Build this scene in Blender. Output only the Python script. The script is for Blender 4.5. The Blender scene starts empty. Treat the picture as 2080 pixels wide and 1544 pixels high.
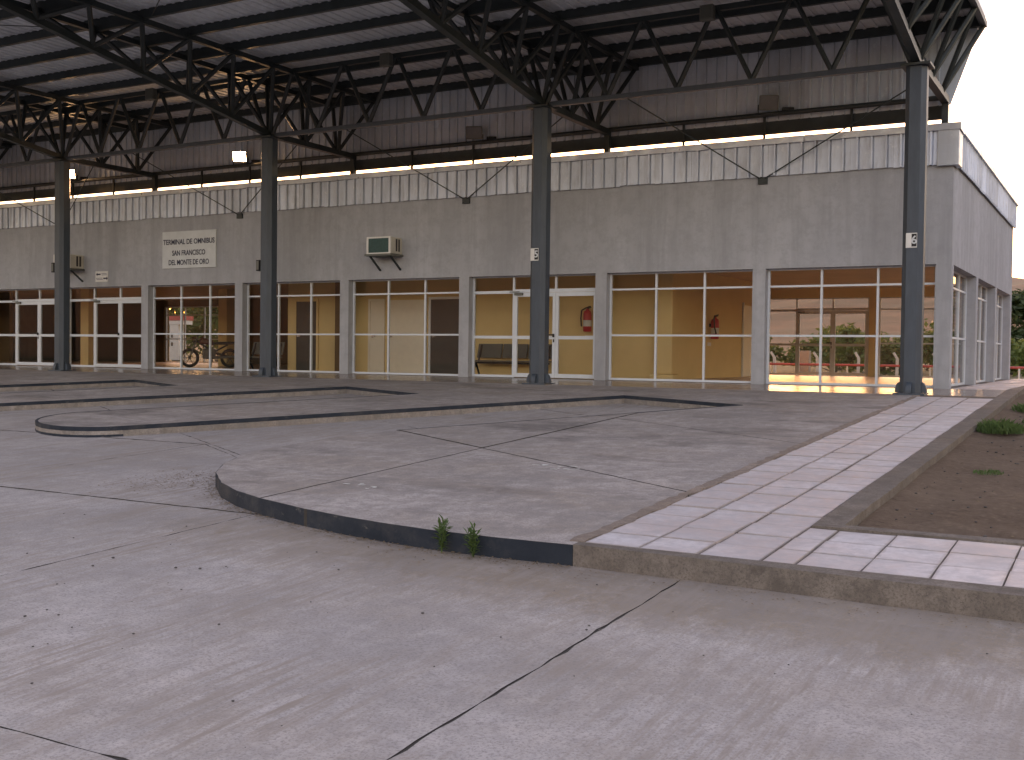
import bpy, bmesh, math, random
from mathutils import Vector, Matrix, noise as mnoise
random.seed(7)
sc = bpy.context.scene
rad = math.radians

# ------------------------------------------------------------------ camera
F_PX, PITCH, ROLL, YAW = 2241.0, .024373, .01233, .5123
CAM = Vector((0, -23.122, .5897))
cy_, sy_ = math.cos(YAW), math.sin(YAW)
fwd = Vector((-sy_*math.cos(PITCH), cy_*math.cos(PITCH), -math.sin(PITCH)))
rgt = Vector((cy_, sy_, 0)); upv = rgt.cross(fwd)
r2 = rgt*math.cos(ROLL) + upv*math.sin(ROLL)
u2 = -rgt*math.sin(ROLL) + upv*math.cos(ROLL)
cam = bpy.data.cameras.new('camera'); camo = bpy.data.objects.new('camera', cam)
sc.collection.objects.link(camo); sc.camera = camo
camo.matrix_world = Matrix(((r2.x, u2.x, -fwd.x, CAM.x), (r2.y, u2.y, -fwd.y, CAM.y), (r2.z, u2.z, -fwd.z, CAM.z), (0, 0, 0, 1)))
cam.sensor_width = 36; cam.sensor_fit = 'HORIZONTAL'; cam.lens = 36*F_PX/2080
cam.clip_start = .1; cam.clip_end = 6000

# ------------------------------------------------------------------ sky, sun, exposure
SUN_EL, SUN_AZ = rad(3.0), rad(-26)          # azimuth measured from +Y towards +X
w = bpy.data.worlds.new('World'); sc.world = w; w.use_nodes = True
nt = w.node_tree; nt.nodes.clear()
sky = nt.nodes.new('ShaderNodeTexSky'); sky.sky_type = 'NISHITA'; sky.sun_disc = False
sky.sun_elevation = SUN_EL; sky.sun_rotation = SUN_AZ
sky.air_density = 1.0; sky.dust_density = 1.6; sky.ozone_density = 1.0; sky.altitude = 700
bg = nt.nodes.new('ShaderNodeBackground'); bg.inputs[1].default_value = .15
out = nt.nodes.new('ShaderNodeOutputWorld')
nt.links.new(sky.outputs[0], bg.inputs[0]); nt.links.new(bg.outputs[0], out.inputs[0])
sl = bpy.data.lights.new('sun', 'SUN'); sl.energy = .5; sl.angle = rad(3); sl.color = (1, .72, .45)
so = bpy.data.objects.new('sun', sl); sc.collection.objects.link(so)
sd = Vector((math.sin(SUN_AZ)*math.cos(SUN_EL), math.cos(SUN_AZ)*math.cos(SUN_EL), math.sin(SUN_EL)))
so.rotation_euler = sd.to_track_quat('Z', 'Y').to_euler()
so.location = (0, 60, 40)
vs = sc.view_settings
vs.view_transform = 'Standard'; vs.look = 'None'; vs.exposure = 3.0; vs.gamma = 1
vs.use_white_balance = True; vs.white_balance_temperature = 8200; vs.white_balance_tint = 43
sc.cycles.use_denoising = True
sc.cycles.max_bounces = 8; sc.cycles.diffuse_bounces = 5; sc.cycles.glossy_bounces = 4
sc.cycles.transparent_max_bounces = 24
sc.cycles.sample_clamp_indirect = 6
sc.cycles.caustics_reflective = False; sc.cycles.caustics_refractive = False

# ------------------------------------------------------------------ helpers
col = sc.collection
SL = .047
def P(y): return SL*y if y < 0 else 0.0       # forecourt rises towards the building

class MB:
    def __init__(s): s.v = []; s.f = []
    def add(s, vs_, fs): 
        o = len(s.v); s.v += [tuple(x) for x in vs_]; s.f += [tuple(i+o for i in f) for f in fs]; return s
    def box(s, x0, x1, y0, y1, z0, z1):
        return s.add([(x0,y0,z0),(x1,y0,z0),(x1,y1,z0),(x0,y1,z0),(x0,y0,z1),(x1,y0,z1),(x1,y1,z1),(x0,y1,z1)],
                     [(0,3,2,1),(4,5,6,7),(0,1,5,4),(1,2,6,5),(2,3,7,6),(3,0,4,7)])
    def bar(s, p, q, a, b=None, up=(0,0,1)):    # rectangular member from p to q, a wide, b high
        b = b or a; p = Vector(p); q = Vector(q); d = (q-p).normalized(); up = Vector(up)
        if abs(d.dot(up)) > .99: up = Vector((0,1,0))
        r = d.cross(up).normalized(); u = r.cross(d)
        vs_ = [c + r*sx*a/2 + u*sz*b/2 for c in (p, q) for sx, sz in ((-1,-1),(1,-1),(1,1),(-1,1))]
        return s.add(vs_, [(0,1,2,3),(7,6,5,4),(0,4,5,1),(1,5,6,2),(2,6,7,3),(3,7,4,0)])
    def tube(s, p, q, r, n=8, r_end=None):
        p = Vector(p); q = Vector(q); d = (q-p).normalized(); re_ = r if r_end is None else r_end
        a = Vector((0,0,1)) if abs(d.z) < .9 else Vector((1,0,0))
        e1 = d.cross(a).normalized(); e2 = d.cross(e1)
        vs_ = []
        for c, rr in ((p, r), (q, re_)):
            vs_ += [c + (e1*math.cos(2*math.pi*i/n) + e2*math.sin(2*math.pi*i/n))*rr for i in range(n)]
        return s.add(vs_, [(i, (i+1) % n, n+(i+1) % n, n+i) for i in range(n)] + [tuple(range(n-1,-1,-1)), tuple(range(n, 2*n))])
    def prism(s, poly, top, bot):               # poly: plan points, top/bot: z functions of (x, y)
        n = len(poly)
        vs_ = [(x, y, top(x, y)) for x, y in poly] + [(x, y, bot(x, y)) for x, y in poly]
        return s.add(vs_, [tuple(range(n)), tuple(range(2*n-1, n-1, -1))] + [(i+n, (i+1) % n+n, (i+1) % n, i) for i in range(n)])
    def lathe(s, c, prof, n=14, axis='z'):
        vs_ = []; m = len(prof)
        for r_, h in prof:
            for i in range(n):
                a = 2*math.pi*i/n; x, y = r_*math.cos(a), r_*math.sin(a)
                v = (x, y, h) if axis == 'z' else ((h, x, y) if axis == 'x' else (x, h, y))
                vs_.append((c[0]+v[0], c[1]+v[1], c[2]+v[2]))
        fs = [(j*n+i, j*n+(i+1) % n, (j+1)*n+(i+1) % n, (j+1)*n+i) for j in range(m-1) for i in range(n)]
        fs += [tuple(range(n-1,-1,-1)), tuple((m-1)*n+i for i in range(n))]
        return s.add(vs_, fs)
    def mesh(s, name, smooth=False, fix=True):
        me = bpy.data.meshes.new(name); me.from_pydata(s.v, [], s.f)
        if fix:
            bm = bmesh.new(); bm.from_mesh(me); bmesh.ops.recalc_face_normals(bm, faces=bm.faces); bm.to_mesh(me); bm.free()
        if smooth:
            for p in me.polygons: p.use_smooth = True
        return me
    def build(s, name, material, parent=None, smooth=False, bevel=0, fix=True):
        return put(name, s.mesh(name, smooth, fix), material, parent, bevel=bevel)

def put(name, me, material, parent=None, loc=None, rot=None, bevel=0):
    o = bpy.data.objects.new(name, me); col.objects.link(o)
    if material is not None and not me.materials: me.materials.append(material)
    if parent: o.parent = parent
    if loc: o.location = loc
    if rot: o.rotation_euler = rot
    if bevel:
        m = o.modifiers.new('bevel', 'BEVEL'); m.width = bevel; m.segments = 2; m.limit_method = 'ANGLE'; m.angle_limit = rad(40)
    return o
def tag(o, label=None, cat=None, group=None, kind=None):
    if label: o['label'] = label
    if cat: o['category'] = cat
    if group: o['group'] = group
    if kind: o['kind'] = kind
    return o
def thing(name, loc, label, cat, group=None, rz=0):
    o = bpy.data.objects.new(name, None); col.objects.link(o); o.location = loc; o.rotation_euler = (0,0,rz)
    o.empty_display_size = .2
    return tag(o, label, cat, group)
def box(x0, x1, y0, y1, z0, z1): return MB().box(x0, x1, y0, y1, z0, z1)

# ------------------------------------------------------------------ materials
def newmat(name):
    m = bpy.data.materials.new(name); m.use_nodes = True
    n = m.node_tree; b = n.nodes['Principled BSDF']; return m, n, b
def N(n, t, **kw):
    x = n.nodes.new(t)
    for k, v in kw.items(): setattr(x, k, v)
    return x
def L(n, a, b): n.links.new(a, b)
def noise(n, vec, scale, detail=4, rough=.6, stretch=None):
    t = N(n, 'ShaderNodeTexNoise'); t.inputs['Scale'].default_value = scale
    t.inputs['Detail'].default_value = detail; t.inputs['Roughness'].default_value = rough
    if stretch:
        mp = N(n, 'ShaderNodeMapping'); mp.inputs['Scale'].default_value = stretch[:3]
        if len(stretch) > 3: mp.inputs['Rotation'].default_value = (0, 0, stretch[3])
        L(n, vec, mp.inputs[0]); vec = mp.outputs[0]
    L(n, vec, t.inputs['Vector']); return t.outputs['Fac']
def ramp(n, fac, *stops):
    r = N(n, 'ShaderNodeValToRGB'); e = r.color_ramp.elements
    while len(e) < len(stops): e.new(.5)
    for i, (p, c) in enumerate(stops):
        e[i].position = p; e[i].color = (c, c, c, 1) if not hasattr(c, '__len__') else (*c, 1)
    L(n, fac, r.inputs[0]); return r.outputs[0]
def mix(n, fac, a, b, mode='MIX'):
    x = N(n, 'ShaderNodeMix', data_type='RGBA', blend_type=mode)
    if hasattr(fac, 'links'): L(n, fac, x.inputs[0])
    else: x.inputs[0].default_value = fac
    for s, v in ((6, a), (7, b)):
        if hasattr(v, 'links'): L(n, v, x.inputs[s])
        else: x.inputs[s].default_value = (*v, 1)
    return x.outputs[2]
def pos(n): return N(n, 'ShaderNodeNewGeometry').outputs['Position']
def bump(n, b, h, strength=.3, dist=.01):
    x = N(n, 'ShaderNodeBump'); x.inputs['Strength'].default_value = strength; x.inputs['Distance'].default_value = dist
    L(n, h, x.inputs['Height']); L(n, x.outputs[0], b.inputs['Normal'])
def simple(name, c, rough=.6, metal=0, var=.12, scale=6, bmp=.15, stretch=None, spec=None, rnd=0):
    m, n, b = newmat(name); p = pos(n)
    f = noise(n, p, scale, 5, .65, stretch)
    lo = tuple(max(0, x*(1-var)) for x in c); hi = tuple(min(1, x*(1+var)) for x in c)
    cc = ramp(n, f, (.3, lo), (.7, hi))
    if rnd:
        oi = N(n, 'ShaderNodeObjectInfo').outputs['Random']
        cc = mix(n, 1.0, cc, ramp(n, oi, (0, 1-rnd), (1, 1.0)), 'MULTIPLY')
    L(n, cc, b.inputs['Base Color']); b.inputs['Roughness'].default_value = rough; b.inputs['Metallic'].default_value = metal
    if spec is not None: b.inputs['Specular IOR Level'].default_value = spec
    if bmp: bump(n, b, noise(n, p, scale*12, 3), bmp, .004)
    return m

def concrete(name, c, streak_rot=0.0, dark=.5, blotch=.5, streak=.5, rough=.85, dirtkerb=False, broom=0.0, dust=.6, blotch_scale=.8, scuff=.5, mott=1.0):
    m, n, b = newmat(name); p = pos(n)
    def k(f): return tuple(min(1, x*f) for x in c)
    base = mix(n, ramp(n, noise(n, p, .4, 6, .65), (.38, 0), (.62, 1)), k(.80), k(1.12))
    # trowel and traffic streaks drawn out in one direction
    st = noise(n, p, 1.0, 8, .72, (.5, 3.2, 1, streak_rot))
    base = mix(n, ramp(n, st, (.44, 0), (.66, streak)), base, (c[0]*.66, c[1]*.63, c[2]*.58))
    # wide dark blotches (oil, damp) with torn edges
    bl = noise(n, p, blotch_scale, 9, .66, (1, 1.9, 1, .5))
    base = mix(n, ramp(n, bl, (.53, 0), (.63, blotch)), base, k(dark))
    bl2 = noise(n, p, blotch_scale*.6, 8, .62, (1.2, 1.6, 1, -.9))
    base = mix(n, ramp(n, bl2, (.54, 0), (.68, blotch*.6)), base, k(1.45))
    # brown dust lying in sheets
    du = noise(n, p, .45, 8, .72, (1.0, 1.7, 1, 1.1))
    base = mix(n, ramp(n, du, (.48, 0), (.66, dust)), base, (c[0]*.84, c[1]*.74, c[2]*.62))
    if dirtkerb:      # soil washed against the foot of the front kerb
        sx = N(n, 'ShaderNodeSeparateXYZ'); L(n, p, sx.inputs[0])
        ab = N(n, 'ShaderNodeMath', operation='ADD'); L(n, sx.outputs[1], ab.inputs[0]); ab.inputs[1].default_value = 16.15
        ab2 = N(n, 'ShaderNodeMath', operation='ABSOLUTE'); L(n, ab.outputs[0], ab2.inputs[0])
        d = N(n, 'ShaderNodeMapRange'); L(n, ab2.outputs[0], d.inputs[0])
        d.inputs[1].default_value = 0; d.inputs[2].default_value = 1.7; d.inputs[3].default_value = 1; d.inputs[4].default_value = 0
        dx = N(n, 'ShaderNodeMapRange'); L(n, sx.outputs[0], dx.inputs[0])
        dx.inputs[1].default_value = -8.5; dx.inputs[2].default_value = -2; dx.inputs[3].default_value = .2; dx.inputs[4].default_value = 1
        dm = N(n, 'ShaderNodeMath', operation='MULTIPLY'); L(n, d.outputs[0], dm.inputs[0]); L(n, dx.outputs[0], dm.inputs[1])
        ad = N(n, 'ShaderNodeMath', operation='ADD'); L(n, dm.outputs[0], ad.inputs[0])
        L(n, noise(n, p, 2.6, 12, .82, (2.2, .8, 1, .2)), ad.inputs[1])
        base = mix(n, ramp(n, ad.outputs[0], (.72, 0), (1.65, .9)), base, mix(n, 1.0, base, (.58, .49, .37), 'MULTIPLY'))
    # pale scuffs
    sc_ = noise(n, p, 2.0, 9, .76, (.7, 2.4, 1, -.5))
    base = mix(n, ramp(n, sc_, (.55, 0), (.68, scuff)), base, k(1.38))
    # mottle and grit
    mo = noise(n, p, 7, 8, .8)
    base = mix(n, ramp(n, mo, (.38, .7*mott), (.54, 0)), base, k(.60))
    mo2 = noise(n, p, 2.6, 9, .8, (1.6, 1, 1, streak_rot))
    base = mix(n, ramp(n, mo2, (.40, .55*mott), (.52, 0)), base, k(.66))
    base = mix(n, ramp(n, mo2, (.52, 0), (.64, .4*mott)), base, k(1.3))
    gr = noise(n, p, 60, 4, .75)
    base = mix(n, ramp(n, gr, (.36, .75), (.52, 0)), base, k(.5))
    sp = N(n, 'ShaderNodeTexVoronoi'); sp.inputs['Scale'].default_value = 2.1; L(n, p, sp.inputs['Vector'])
    base = mix(n, ramp(n, sp.outputs['Distance'], (.0, .7), (.035, 0)), base, k(.3))
    if broom:
        br = noise(n, p, 1.0, 5, .7, (16, 1.2, 1, .18))
        br2 = noise(n, p, 1.0, 6, .7, (1.2, .6, 1, .3))
        mm = N(n, 'ShaderNodeMath', operation='MULTIPLY'); L(n, ramp(n, br, (.42, 0), (.62, broom)), mm.inputs[0]); L(n, ramp(n, br2, (.4, 0), (.6, 1)), mm.inputs[1])
        base = mix(n, mm.outputs[0], base, (c[0]*.66, c[1]*.61, c[2]*.55))
    L(n, base, b.inputs['Base Color']); b.inputs['Roughness'].default_value = rough
    b.inputs['Specular IOR Level'].default_value = .2
    h = N(n, 'ShaderNodeMath', operation='ADD'); L(n, gr, h.inputs[0]); L(n, mo, h.inputs[1])
    bump(n, b, h.outputs[0], .5, .008)
    return m

M = {}
M['road'] = concrete('road_concrete', (.475, .432, .418), streak_rot=.25, dirtkerb=True, blotch=.25, dark=.7, streak=.3, broom=1.0, dust=.35, scuff=.22, mott=.6)
M['platform'] = concrete('platform_concrete', (.43, .382, .36), streak_rot=-.52, blotch=1.0, dark=.42, streak=.55, scuff=.6, blotch_scale=.62)
M['kerb'] = concrete('kerb_concrete', (.21, .178, .155), blotch=.8, blotch_scale=3)
M['kerbface'] = concrete('kerb_face', (.31, .275, .25), blotch=.8, blotch_scale=3, streak=.6)
M['joint'] = simple('joint_soil', (.05, .042, .036), .95, var=.3, scale=9)
def worn_paint():
    m, n, b = newmat('kerb_paint'); p = pos(n)
    base = ramp(n, noise(n, p, 3, 6, .7), (.3, (.020, .027, .037)), (.7, (.034, .043, .056)))
    base = mix(n, ramp(n, noise(n, p, 5, 9, .8, (1, 1, 2.5)), (.60, 0), (.68, .8)), base, (.20, .18, .165))     # scraped to the concrete
    base = mix(n, ramp(n, noise(n, p, 1.5, 8, .75), (.5, 0), (.7, .35)), base, (.12, .10, .085))                # dust
    L(n, base, b.inputs['Base Color']); b.inputs['Roughness'].default_value = .8; b.inputs['Specular IOR Level'].default_value = .15
    bump(n, b, noise(n, p, 45, 5, .7), .6, .006); return m
M['mortar_pale'] = concrete('sandy_mortar', (.34, .27, .23), blotch=.6, blotch_scale=3)
M['mortar'] = simple('brown_mortar', (.15, .115, .09), .95, var=.35, scale=5)
M['paint'] = worn_paint()
M['tile'] = None
def tile_mat(name, c, rough, spec=.5):
    m, n, b = newmat(name); p = pos(n)
    oi = N(n, 'ShaderNodeObjectInfo').outputs['Random']
    base = mix(n, oi, tuple(x*.86 for x in c), tuple(min(1, x*1.06) for x in c))
    oc = N(n, 'ShaderNodeTexCoord').outputs['Object']; sx = N(n, 'ShaderNodeSeparateXYZ'); L(n, oc, sx.inputs[0])
    ab = [N(n, 'ShaderNodeMath', operation='ABSOLUTE') for _ in range(2)]
    L(n, sx.outputs[0], ab[0].inputs[0]); L(n, sx.outputs[1], ab[1].inputs[0])
    mxm = N(n, 'ShaderNodeMath', operation='MAXIMUM'); L(n, ab[0].outputs[0], mxm.inputs[0]); L(n, ab[1].outputs[0], mxm.inputs[1])
    nn_ = N(n, 'ShaderNodeMath', operation='MULTIPLY_ADD'); L(n, noise(n, p, 12, 6, .7), nn_.inputs[0]); nn_.inputs[1].default_value = .06; L(n, mxm.outputs[0], nn_.inputs[2])
    base = mix(n, ramp(n, nn_.outputs[0], (.206, 0), (.233, .8)), base, (.19, .145, .12))     # soil trodden into the tile edges
    base = mix(n, ramp(n, noise(n, p, 1.1, 8, .75), (.38, 0), (.60, .8)), base, (c[0]*.78, c[1]*.66, c[2]*.6))
    base = mix(n, ramp(n, noise(n, p, 6, 9, .8), (.43, 0), (.60, .7)), base, tuple(x*.66 for x in c))
    L(n, base, b.inputs['Base Color']); b.inputs['Roughness'].default_value = rough
    L(n, ramp(n, noise(n, p, 3, 4), (.3, rough*.8), (.7, min(1, rough*1.25))), b.inputs['Roughness'])
    b.inputs['Specular IOR Level'].default_value = spec
    bump(n, b, noise(n, p, 40, 3), .15, .003); return m
M['tile'] = tile_mat('pale_tile', (.66, .62, .635), .6, .4)
M['apron'] = tile_mat('apron_tile', (.36, .30, .27), .2, .6)
M['stucco'] = None
def stucco():
    m, n, b = newmat('grey_stucco'); p = pos(n); c = (.40, .415, .445)
    base = mix(n, ramp(n, noise(n, p, .5, 5, .6), (.35, 0), (.65, 1)), tuple(x*.92 for x in c), tuple(x*1.06 for x in c))
    ru = noise(n, p, .9, 6, .65, (1.6, 1.6, .22))       # rain runs
    base = mix(n, ramp(n, ru, (.46, 0), (.64, .7)), base, tuple(x*1.2 for x in c))
    ru2 = noise(n, p, 1.3, 5, .65, (2.2, 2.2, .15))
    base = mix(n, ramp(n, ru2, (.5, 0), (.68, .6)), base, tuple(x*.76 for x in c))
    base = mix(n, ramp(n, noise(n, p, 3.2, 9, .8), (.4, .5), (.54, 0)), base, tuple(x*.78 for x in c))
    L(n, base, b.inputs['Base Color']); b.inputs['Roughness'].default_value = .92; b.inputs['Specular IOR Level'].default_value = .2
    bump(n, b, noise(n, p, 60, 4), .5, .006); return m
M['stucco'] = stucco()
def galv(name, c, rough=.5, metal=.5, grime=.5):
    m, n, b = newmat(name); p = pos(n)
    oi = N(n, 'ShaderNodeObjectInfo').outputs['Random']
    base = mix(n, oi, tuple(x*.85 for x in c), tuple(x*1.1 for x in c))
    base = mix(n, ramp(n, noise(n, p, 2.5, 6, .7, (2, 2, .5)), (.45, 0), (.75, grime)), base, (c[0]*.5, c[1]*.46, c[2]*.42))
    base = mix(n, ramp(n, noise(n, p, 7, 6, .7), (.58, 0), (.75, .5)), base, tuple(min(1, x*1.5) for x in c))
    L(n, base, b.inputs['Base Color']); b.inputs['Metallic'].default_value = metal
    L(n, ramp(n, noise(n, p, 5, 4), (.3, rough*.75), (.7, min(1, rough*1.3))), b.inputs['Roughness'])
    bump(n, b, noise(n, p, 3.5, 3), .12, .02); return m
M['galv'] = galv('galvanised_sheet', (.68, .75, .86), .5, .25, .6)
M['flash'] = galv('flashing_metal', (.46, .5, .56), .35, .7, .3)
M['roof'] = galv('roof_sheet', (.70, .75, .80), .6, .1, .35)
M['clad'] = galv('cladding_sheet', (.56, .65, .74), .6, .1, .4)
M['steel'] = simple('dark_steel', (.022, .032, .034), .5, var=.3, scale=3, bmp=.1)
M['colpaint'] = simple('column_paint', (.047, .066, .088), .5, var=.18, scale=2.2, bmp=.15, stretch=(3, 3, .7))
M['alu'] = simple('white_aluminium', (.64, .70, .76), .4, var=.05, scale=3, bmp=0)
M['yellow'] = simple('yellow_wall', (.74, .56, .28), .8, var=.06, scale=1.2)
M['brown'] = simple('brown_shaded_wall', (.13, .08, .035), .85, var=.1, scale=1)  # left hall's lack of light put into the colour; also the brown pillar's own tone
M['ceiling'] = simple('brown_ceiling', (.62, .47, .33), .85, var=.1, scale=1)
M['infloor'] = simple('inside_floor', (.50, .36, .25), .38, var=.1, scale=2, bmp=.05)
M['whitedoor'] = simple('white_door', (.78, .74, .64), .5, var=.04, bmp=0)
M['darkdoor'] = simple('dark_door', (.05, .045, .042), .6, var=.1, bmp=0)
M['red'] = simple('red_paint', (.5, .018, .03), .4, var=.1, bmp=0)
M['redrail'] = simple('red_rail', (.5, .09, .08), .55, var=.2, bmp=0)
M['black'] = simple('black_rubber', (.015, .015, .016), .6, var=.1, bmp=0)
M['white'] = simple('white_paint', (.72, .72, .70), .55, var=.06, scale=5, bmp=.05)
M['signwhite'] = simple('sign_board', (.60, .64, .66), .6, var=.08, scale=3, bmp=0)
M['ink'] = simple('sign_ink', (.022, .026, .06), .6, var=.1, bmp=0)
M['acwhite'] = simple('ac_casing', (.55, .53, .47), .5, var=.08, bmp=0)
M['acgreen'] = simple('ac_coil', (.035, .10, .095), .5, var=.2, scale=20, bmp=.2)
M['bench'] = simple('bench_metal', (.10, .105, .09), .5, var=.1, bmp=0)
M['boxgrey'] = simple('box_grey', (.13, .135, .12), .6, var=.1, bmp=0)
M['post'] = simple('concrete_post', (.6, .57, .53), .85, var=.1)
M['block'] = simple('concrete_block', (.42, .34, .29), .9, var=.1)
M['chrome'] = simple('chrome', (.6, .6, .6), .2, 1.0, var=.05, bmp=0)
M['bark'] = simple('bark', (.09, .07, .05), .9, var=.3, scale=10)
def soil(name, c, c2):
    m, n, b = newmat(name); p = pos(n)
    base = mix(n, ramp(n, noise(n, p, .7, 7, .7), (.35, 0), (.68, 1)), c, c2)
    base = mix(n, ramp(n, noise(n, p, 14, 5, .7), (.5, 0), (.75, .6)), base, tuple(x*1.5 for x in c2))
    base = mix(n, ramp(n, noise(n, p, 5, 6, .7), (.55, 0), (.75, .7)), base, tuple(x*.5 for x in c))
    L(n, base, b.inputs['Base Color']); b.inputs['Roughness'].default_value = .95; b.inputs['Specular IOR Level'].default_value = .1
    bump(n, b, noise(n, p, 18, 6, .7), .8, .03); return m
M['dirt'] = soil('bare_earth', (.125, .085, .062), (.19, .135, .10))
M['ground'] = soil('dry_ground', (.13, .12, .07), (.22, .19, .13))
def hillmat():
    m, n, b = newmat('hillside'); p = pos(n)
    base = mix(n, ramp(n, noise(n, p, .02, 8, .7), (.4, 0), (.6, 1)), (.33, .19, .12), (.24, .17, .11))
    L(n, base, b.inputs['Base Color']); b.inputs['Roughness'].default_value = 1; return m
M['hill'] = hillmat()
def leafmat(name, c, c2):
    m, n, b = newmat(name); p = pos(n)
    base = mix(n, ramp(n, noise(n, p, 1.6, 4), (.3, 0), (.7, 1)), c, c2)
    L(n, base, b.inputs['Base Color']); b.inputs['Roughness'].default_value = .6
    tr = N(n, 'ShaderNodeBsdfTranslucent'); L(n, base, tr.inputs[0])
    mx = N(n, 'ShaderNodeMixShader'); mx.inputs[0].default_value = .3
    L(n, b.outputs[0], mx.inputs[1]); L(n, tr.outputs[0], mx.inputs[2])
    L(n, mx.outputs[0], n.nodes['Material Output'].inputs[0]); return m
M['leaf'] = leafmat('tree_leaf', (.07, .11, .025), (.15, .20, .05))
M['leafdark'] = leafmat('dark_leaf', (.02, .045, .015), (.05, .085, .025))
M['weed'] = leafmat('weed_leaf', (.05, .11, .03), (.10, .17, .05))
M['litter'] = simple('leaf_litter', (.19, .125, .07), .9, var=.7, scale=30, bmp=0)
M['pebble'] = simple('pebble', (.09, .08, .075), .9, var=.5, scale=12, bmp=0)
def glass():
    m, n, b = newmat('window_glass'); n.nodes.remove(b)
    lw = N(n, 'ShaderNodeLayerWeight'); lw.inputs[0].default_value = .5
    pw = N(n, 'ShaderNodeMath', operation='POWER'); L(n, lw.outputs['Facing'], pw.inputs[0]); pw.inputs[1].default_value = 5
    ma = N(n, 'ShaderNodeMath', operation='MULTIPLY_ADD'); L(n, pw.outputs[0], ma.inputs[0]); ma.inputs[1].default_value = .9; ma.inputs[2].default_value = .02
    t = N(n, 'ShaderNodeBsdfTransparent'); t.inputs[0].default_value = (.93, .92, .90, 1)
    g = N(n, 'ShaderNodeBsdfGlossy'); g.inputs['Roughness'].default_value = .01
    mx = N(n, 'ShaderNodeMixShader'); L(n, ma.outputs[0], mx.inputs[0]); L(n, t.outputs[0], mx.inputs[1]); L(n, g.outputs[0], mx.inputs[2])
    L(n, mx.outputs[0], n.nodes['Material Output'].inputs[0]); return m
M['glass'] = glass()
def emis(name, c, s):
    m, n, b = newmat(name); b.inputs['Emission Color'].default_value = (*c, 1); b.inputs['Emission Strength'].default_value = s
    b.inputs['Base Color'].default_value = (.8, .8, .7, 1); return m
M['lamp_on'] = emis('lit_lamp_glass', (1, .74, .36), 14)
M['lamp_off'] = simple('lamp_glass', (.14, .14, .14), .3, var=.1, bmp=0)

# ------------------------------------------------------------------ terrain and road
def grid_sheet(name, xs, ys, zf, material, parent=None):
    m = MB(); nx = len(xs)
    m.v = [(x, y, zf(x, y)) for y in ys for x in xs]
    m.f = [(j*nx+i, j*nx+i+1, (j+1)*nx+i+1, (j+1)*nx+i) for j in range(len(ys)-1) for i in range(nx-1)]
    return m.build(name, material, parent, fix=False)
gx = [-3000, -900, -300, -120, -60, -30, 0, 30, 60, 120, 300, 900, 3000]
gy = [-3000, -800, -200, -60, -30, -1.7, 0, 12, 40, 80, 200, 600, 1500, 3000]
tag(grid_sheet('ground', gx, gy, lambda x, y: SL*max(min(y, 0), -60)-.30, M['ground']), kind='structure')
def hill_h(x, y):
    s = 0
    for a, b_, c, d in ((.0021, .7, .5, 26), (.0057, 2.1, 1.3, 13), (.013, 4.0, .3, 6), (.031, 1.1, 2.0, 3)): s += d*math.sin(a*x+b_)*1
    return s
def hz(x, y):
    t = max(0, min(1, (y-330)/520)); t = t*t*(3-2*t)
    return -.6 + t*(44 + hill_h(x, y)*.55 + .03*(y-850) + 4*math.sin(x*.07+y*.03))
tag(grid_sheet('hills', [-2600+40*i for i in range(131)], [320+30*i for i in range(30)], hz, M['hill']), kind='structure')

def rz_(x, y):
    t = max(0, min(1, (-y-260)/420)); t = t*t*(3-2*t)
    return -3.6 + t*(66 + hill_h(x*1.3+700, y)*.7 + 5*math.sin(x*.02+1) + 3*math.sin(x*.061+y*.04))
tag(grid_sheet('unseen_ridge', [-2400+48*i for i in range(101)], [-1000+25*i for i in range(31)], rz_, M['hill']), kind='structure')  # out of view behind the camera, added so the panes reflect dark slopes
u_ = Vector((.5, .8660)); n_ = Vector((.866, -.5))
TEETH = 6
Cp = [Vector((-8.36-6.58*k, -3.92)) for k in range(TEETH)]
Dp = [c + Vector((2.63, -1.12)) for c in Cp]

def clip(poly, p, d, side, gap):
    """keep the part of poly on one side of the line through p along d, drawn back by gap"""
    d = Vector(d).normalized(); nn = Vector((-d.y, d.x))*side; p = Vector(p) + nn*gap
    out_ = []
    for i in range(len(poly)):
        a = Vector(poly[i]); b = Vector(poly[(i+1) % len(poly)]); da = (a-p).dot(nn); db = (b-p).dot(nn)
        if da >= 0: out_.append(tuple(a))
        if (da >= 0) != (db >= 0): out_.append(tuple(a + (b-a)*(da/(da-db))))
    return out_
def split(polys, p, d, gap=.008):
    r = []
    for q in polys:
        for s in (1, -1):
            c = clip(q, p, d, s, gap)
            if len(c) > 2:
                ar = abs(sum(c[i][0]*c[(i+1) % len(c)][1]-c[(i+1) % len(c)][0]*c[i][1] for i in range(len(c))))/2
                if ar > .05: r.append(c)
    return r
rj = random.Random(3)
def ragged(poly, step=.12, amp=.007, near=True):
    if not near: return poly
    out_ = []
    for i in range(len(poly)):
        a = Vector(poly[i]); b = Vector(poly[(i+1) % len(poly)]); l = (b-a).length
        k = max(1, int(l/step)); t = (b-a)/max(l, 1e-6); nn = Vector((-t.y, t.x))
        for j in range(k):
            q = a + (b-a)*(j/k)
            if j: q = q + nn*rj.uniform(-amp, amp)*(1 if rj.random() < .85 else 2.2)
            out_.append((q.x, q.y))
    return out_
def dark_sides(o):
    o.data.materials.append(M['joint'])
    for p in o.data.polygons:
        if abs(p.normal.z) < .5: p.material_index = 1
    return o
def slab(name, poly, z_off, thick, material, parent, near=True, amp=.007):
    q = ragged(poly, amp=amp, near=near)
    dz = rj.uniform(-.003, .003)
    return dark_sides(MB().prism(q, lambda x, y: P(y)+z_off+dz, lambda x, y: P(y)+z_off-thick).build(name, material, parent))

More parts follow.
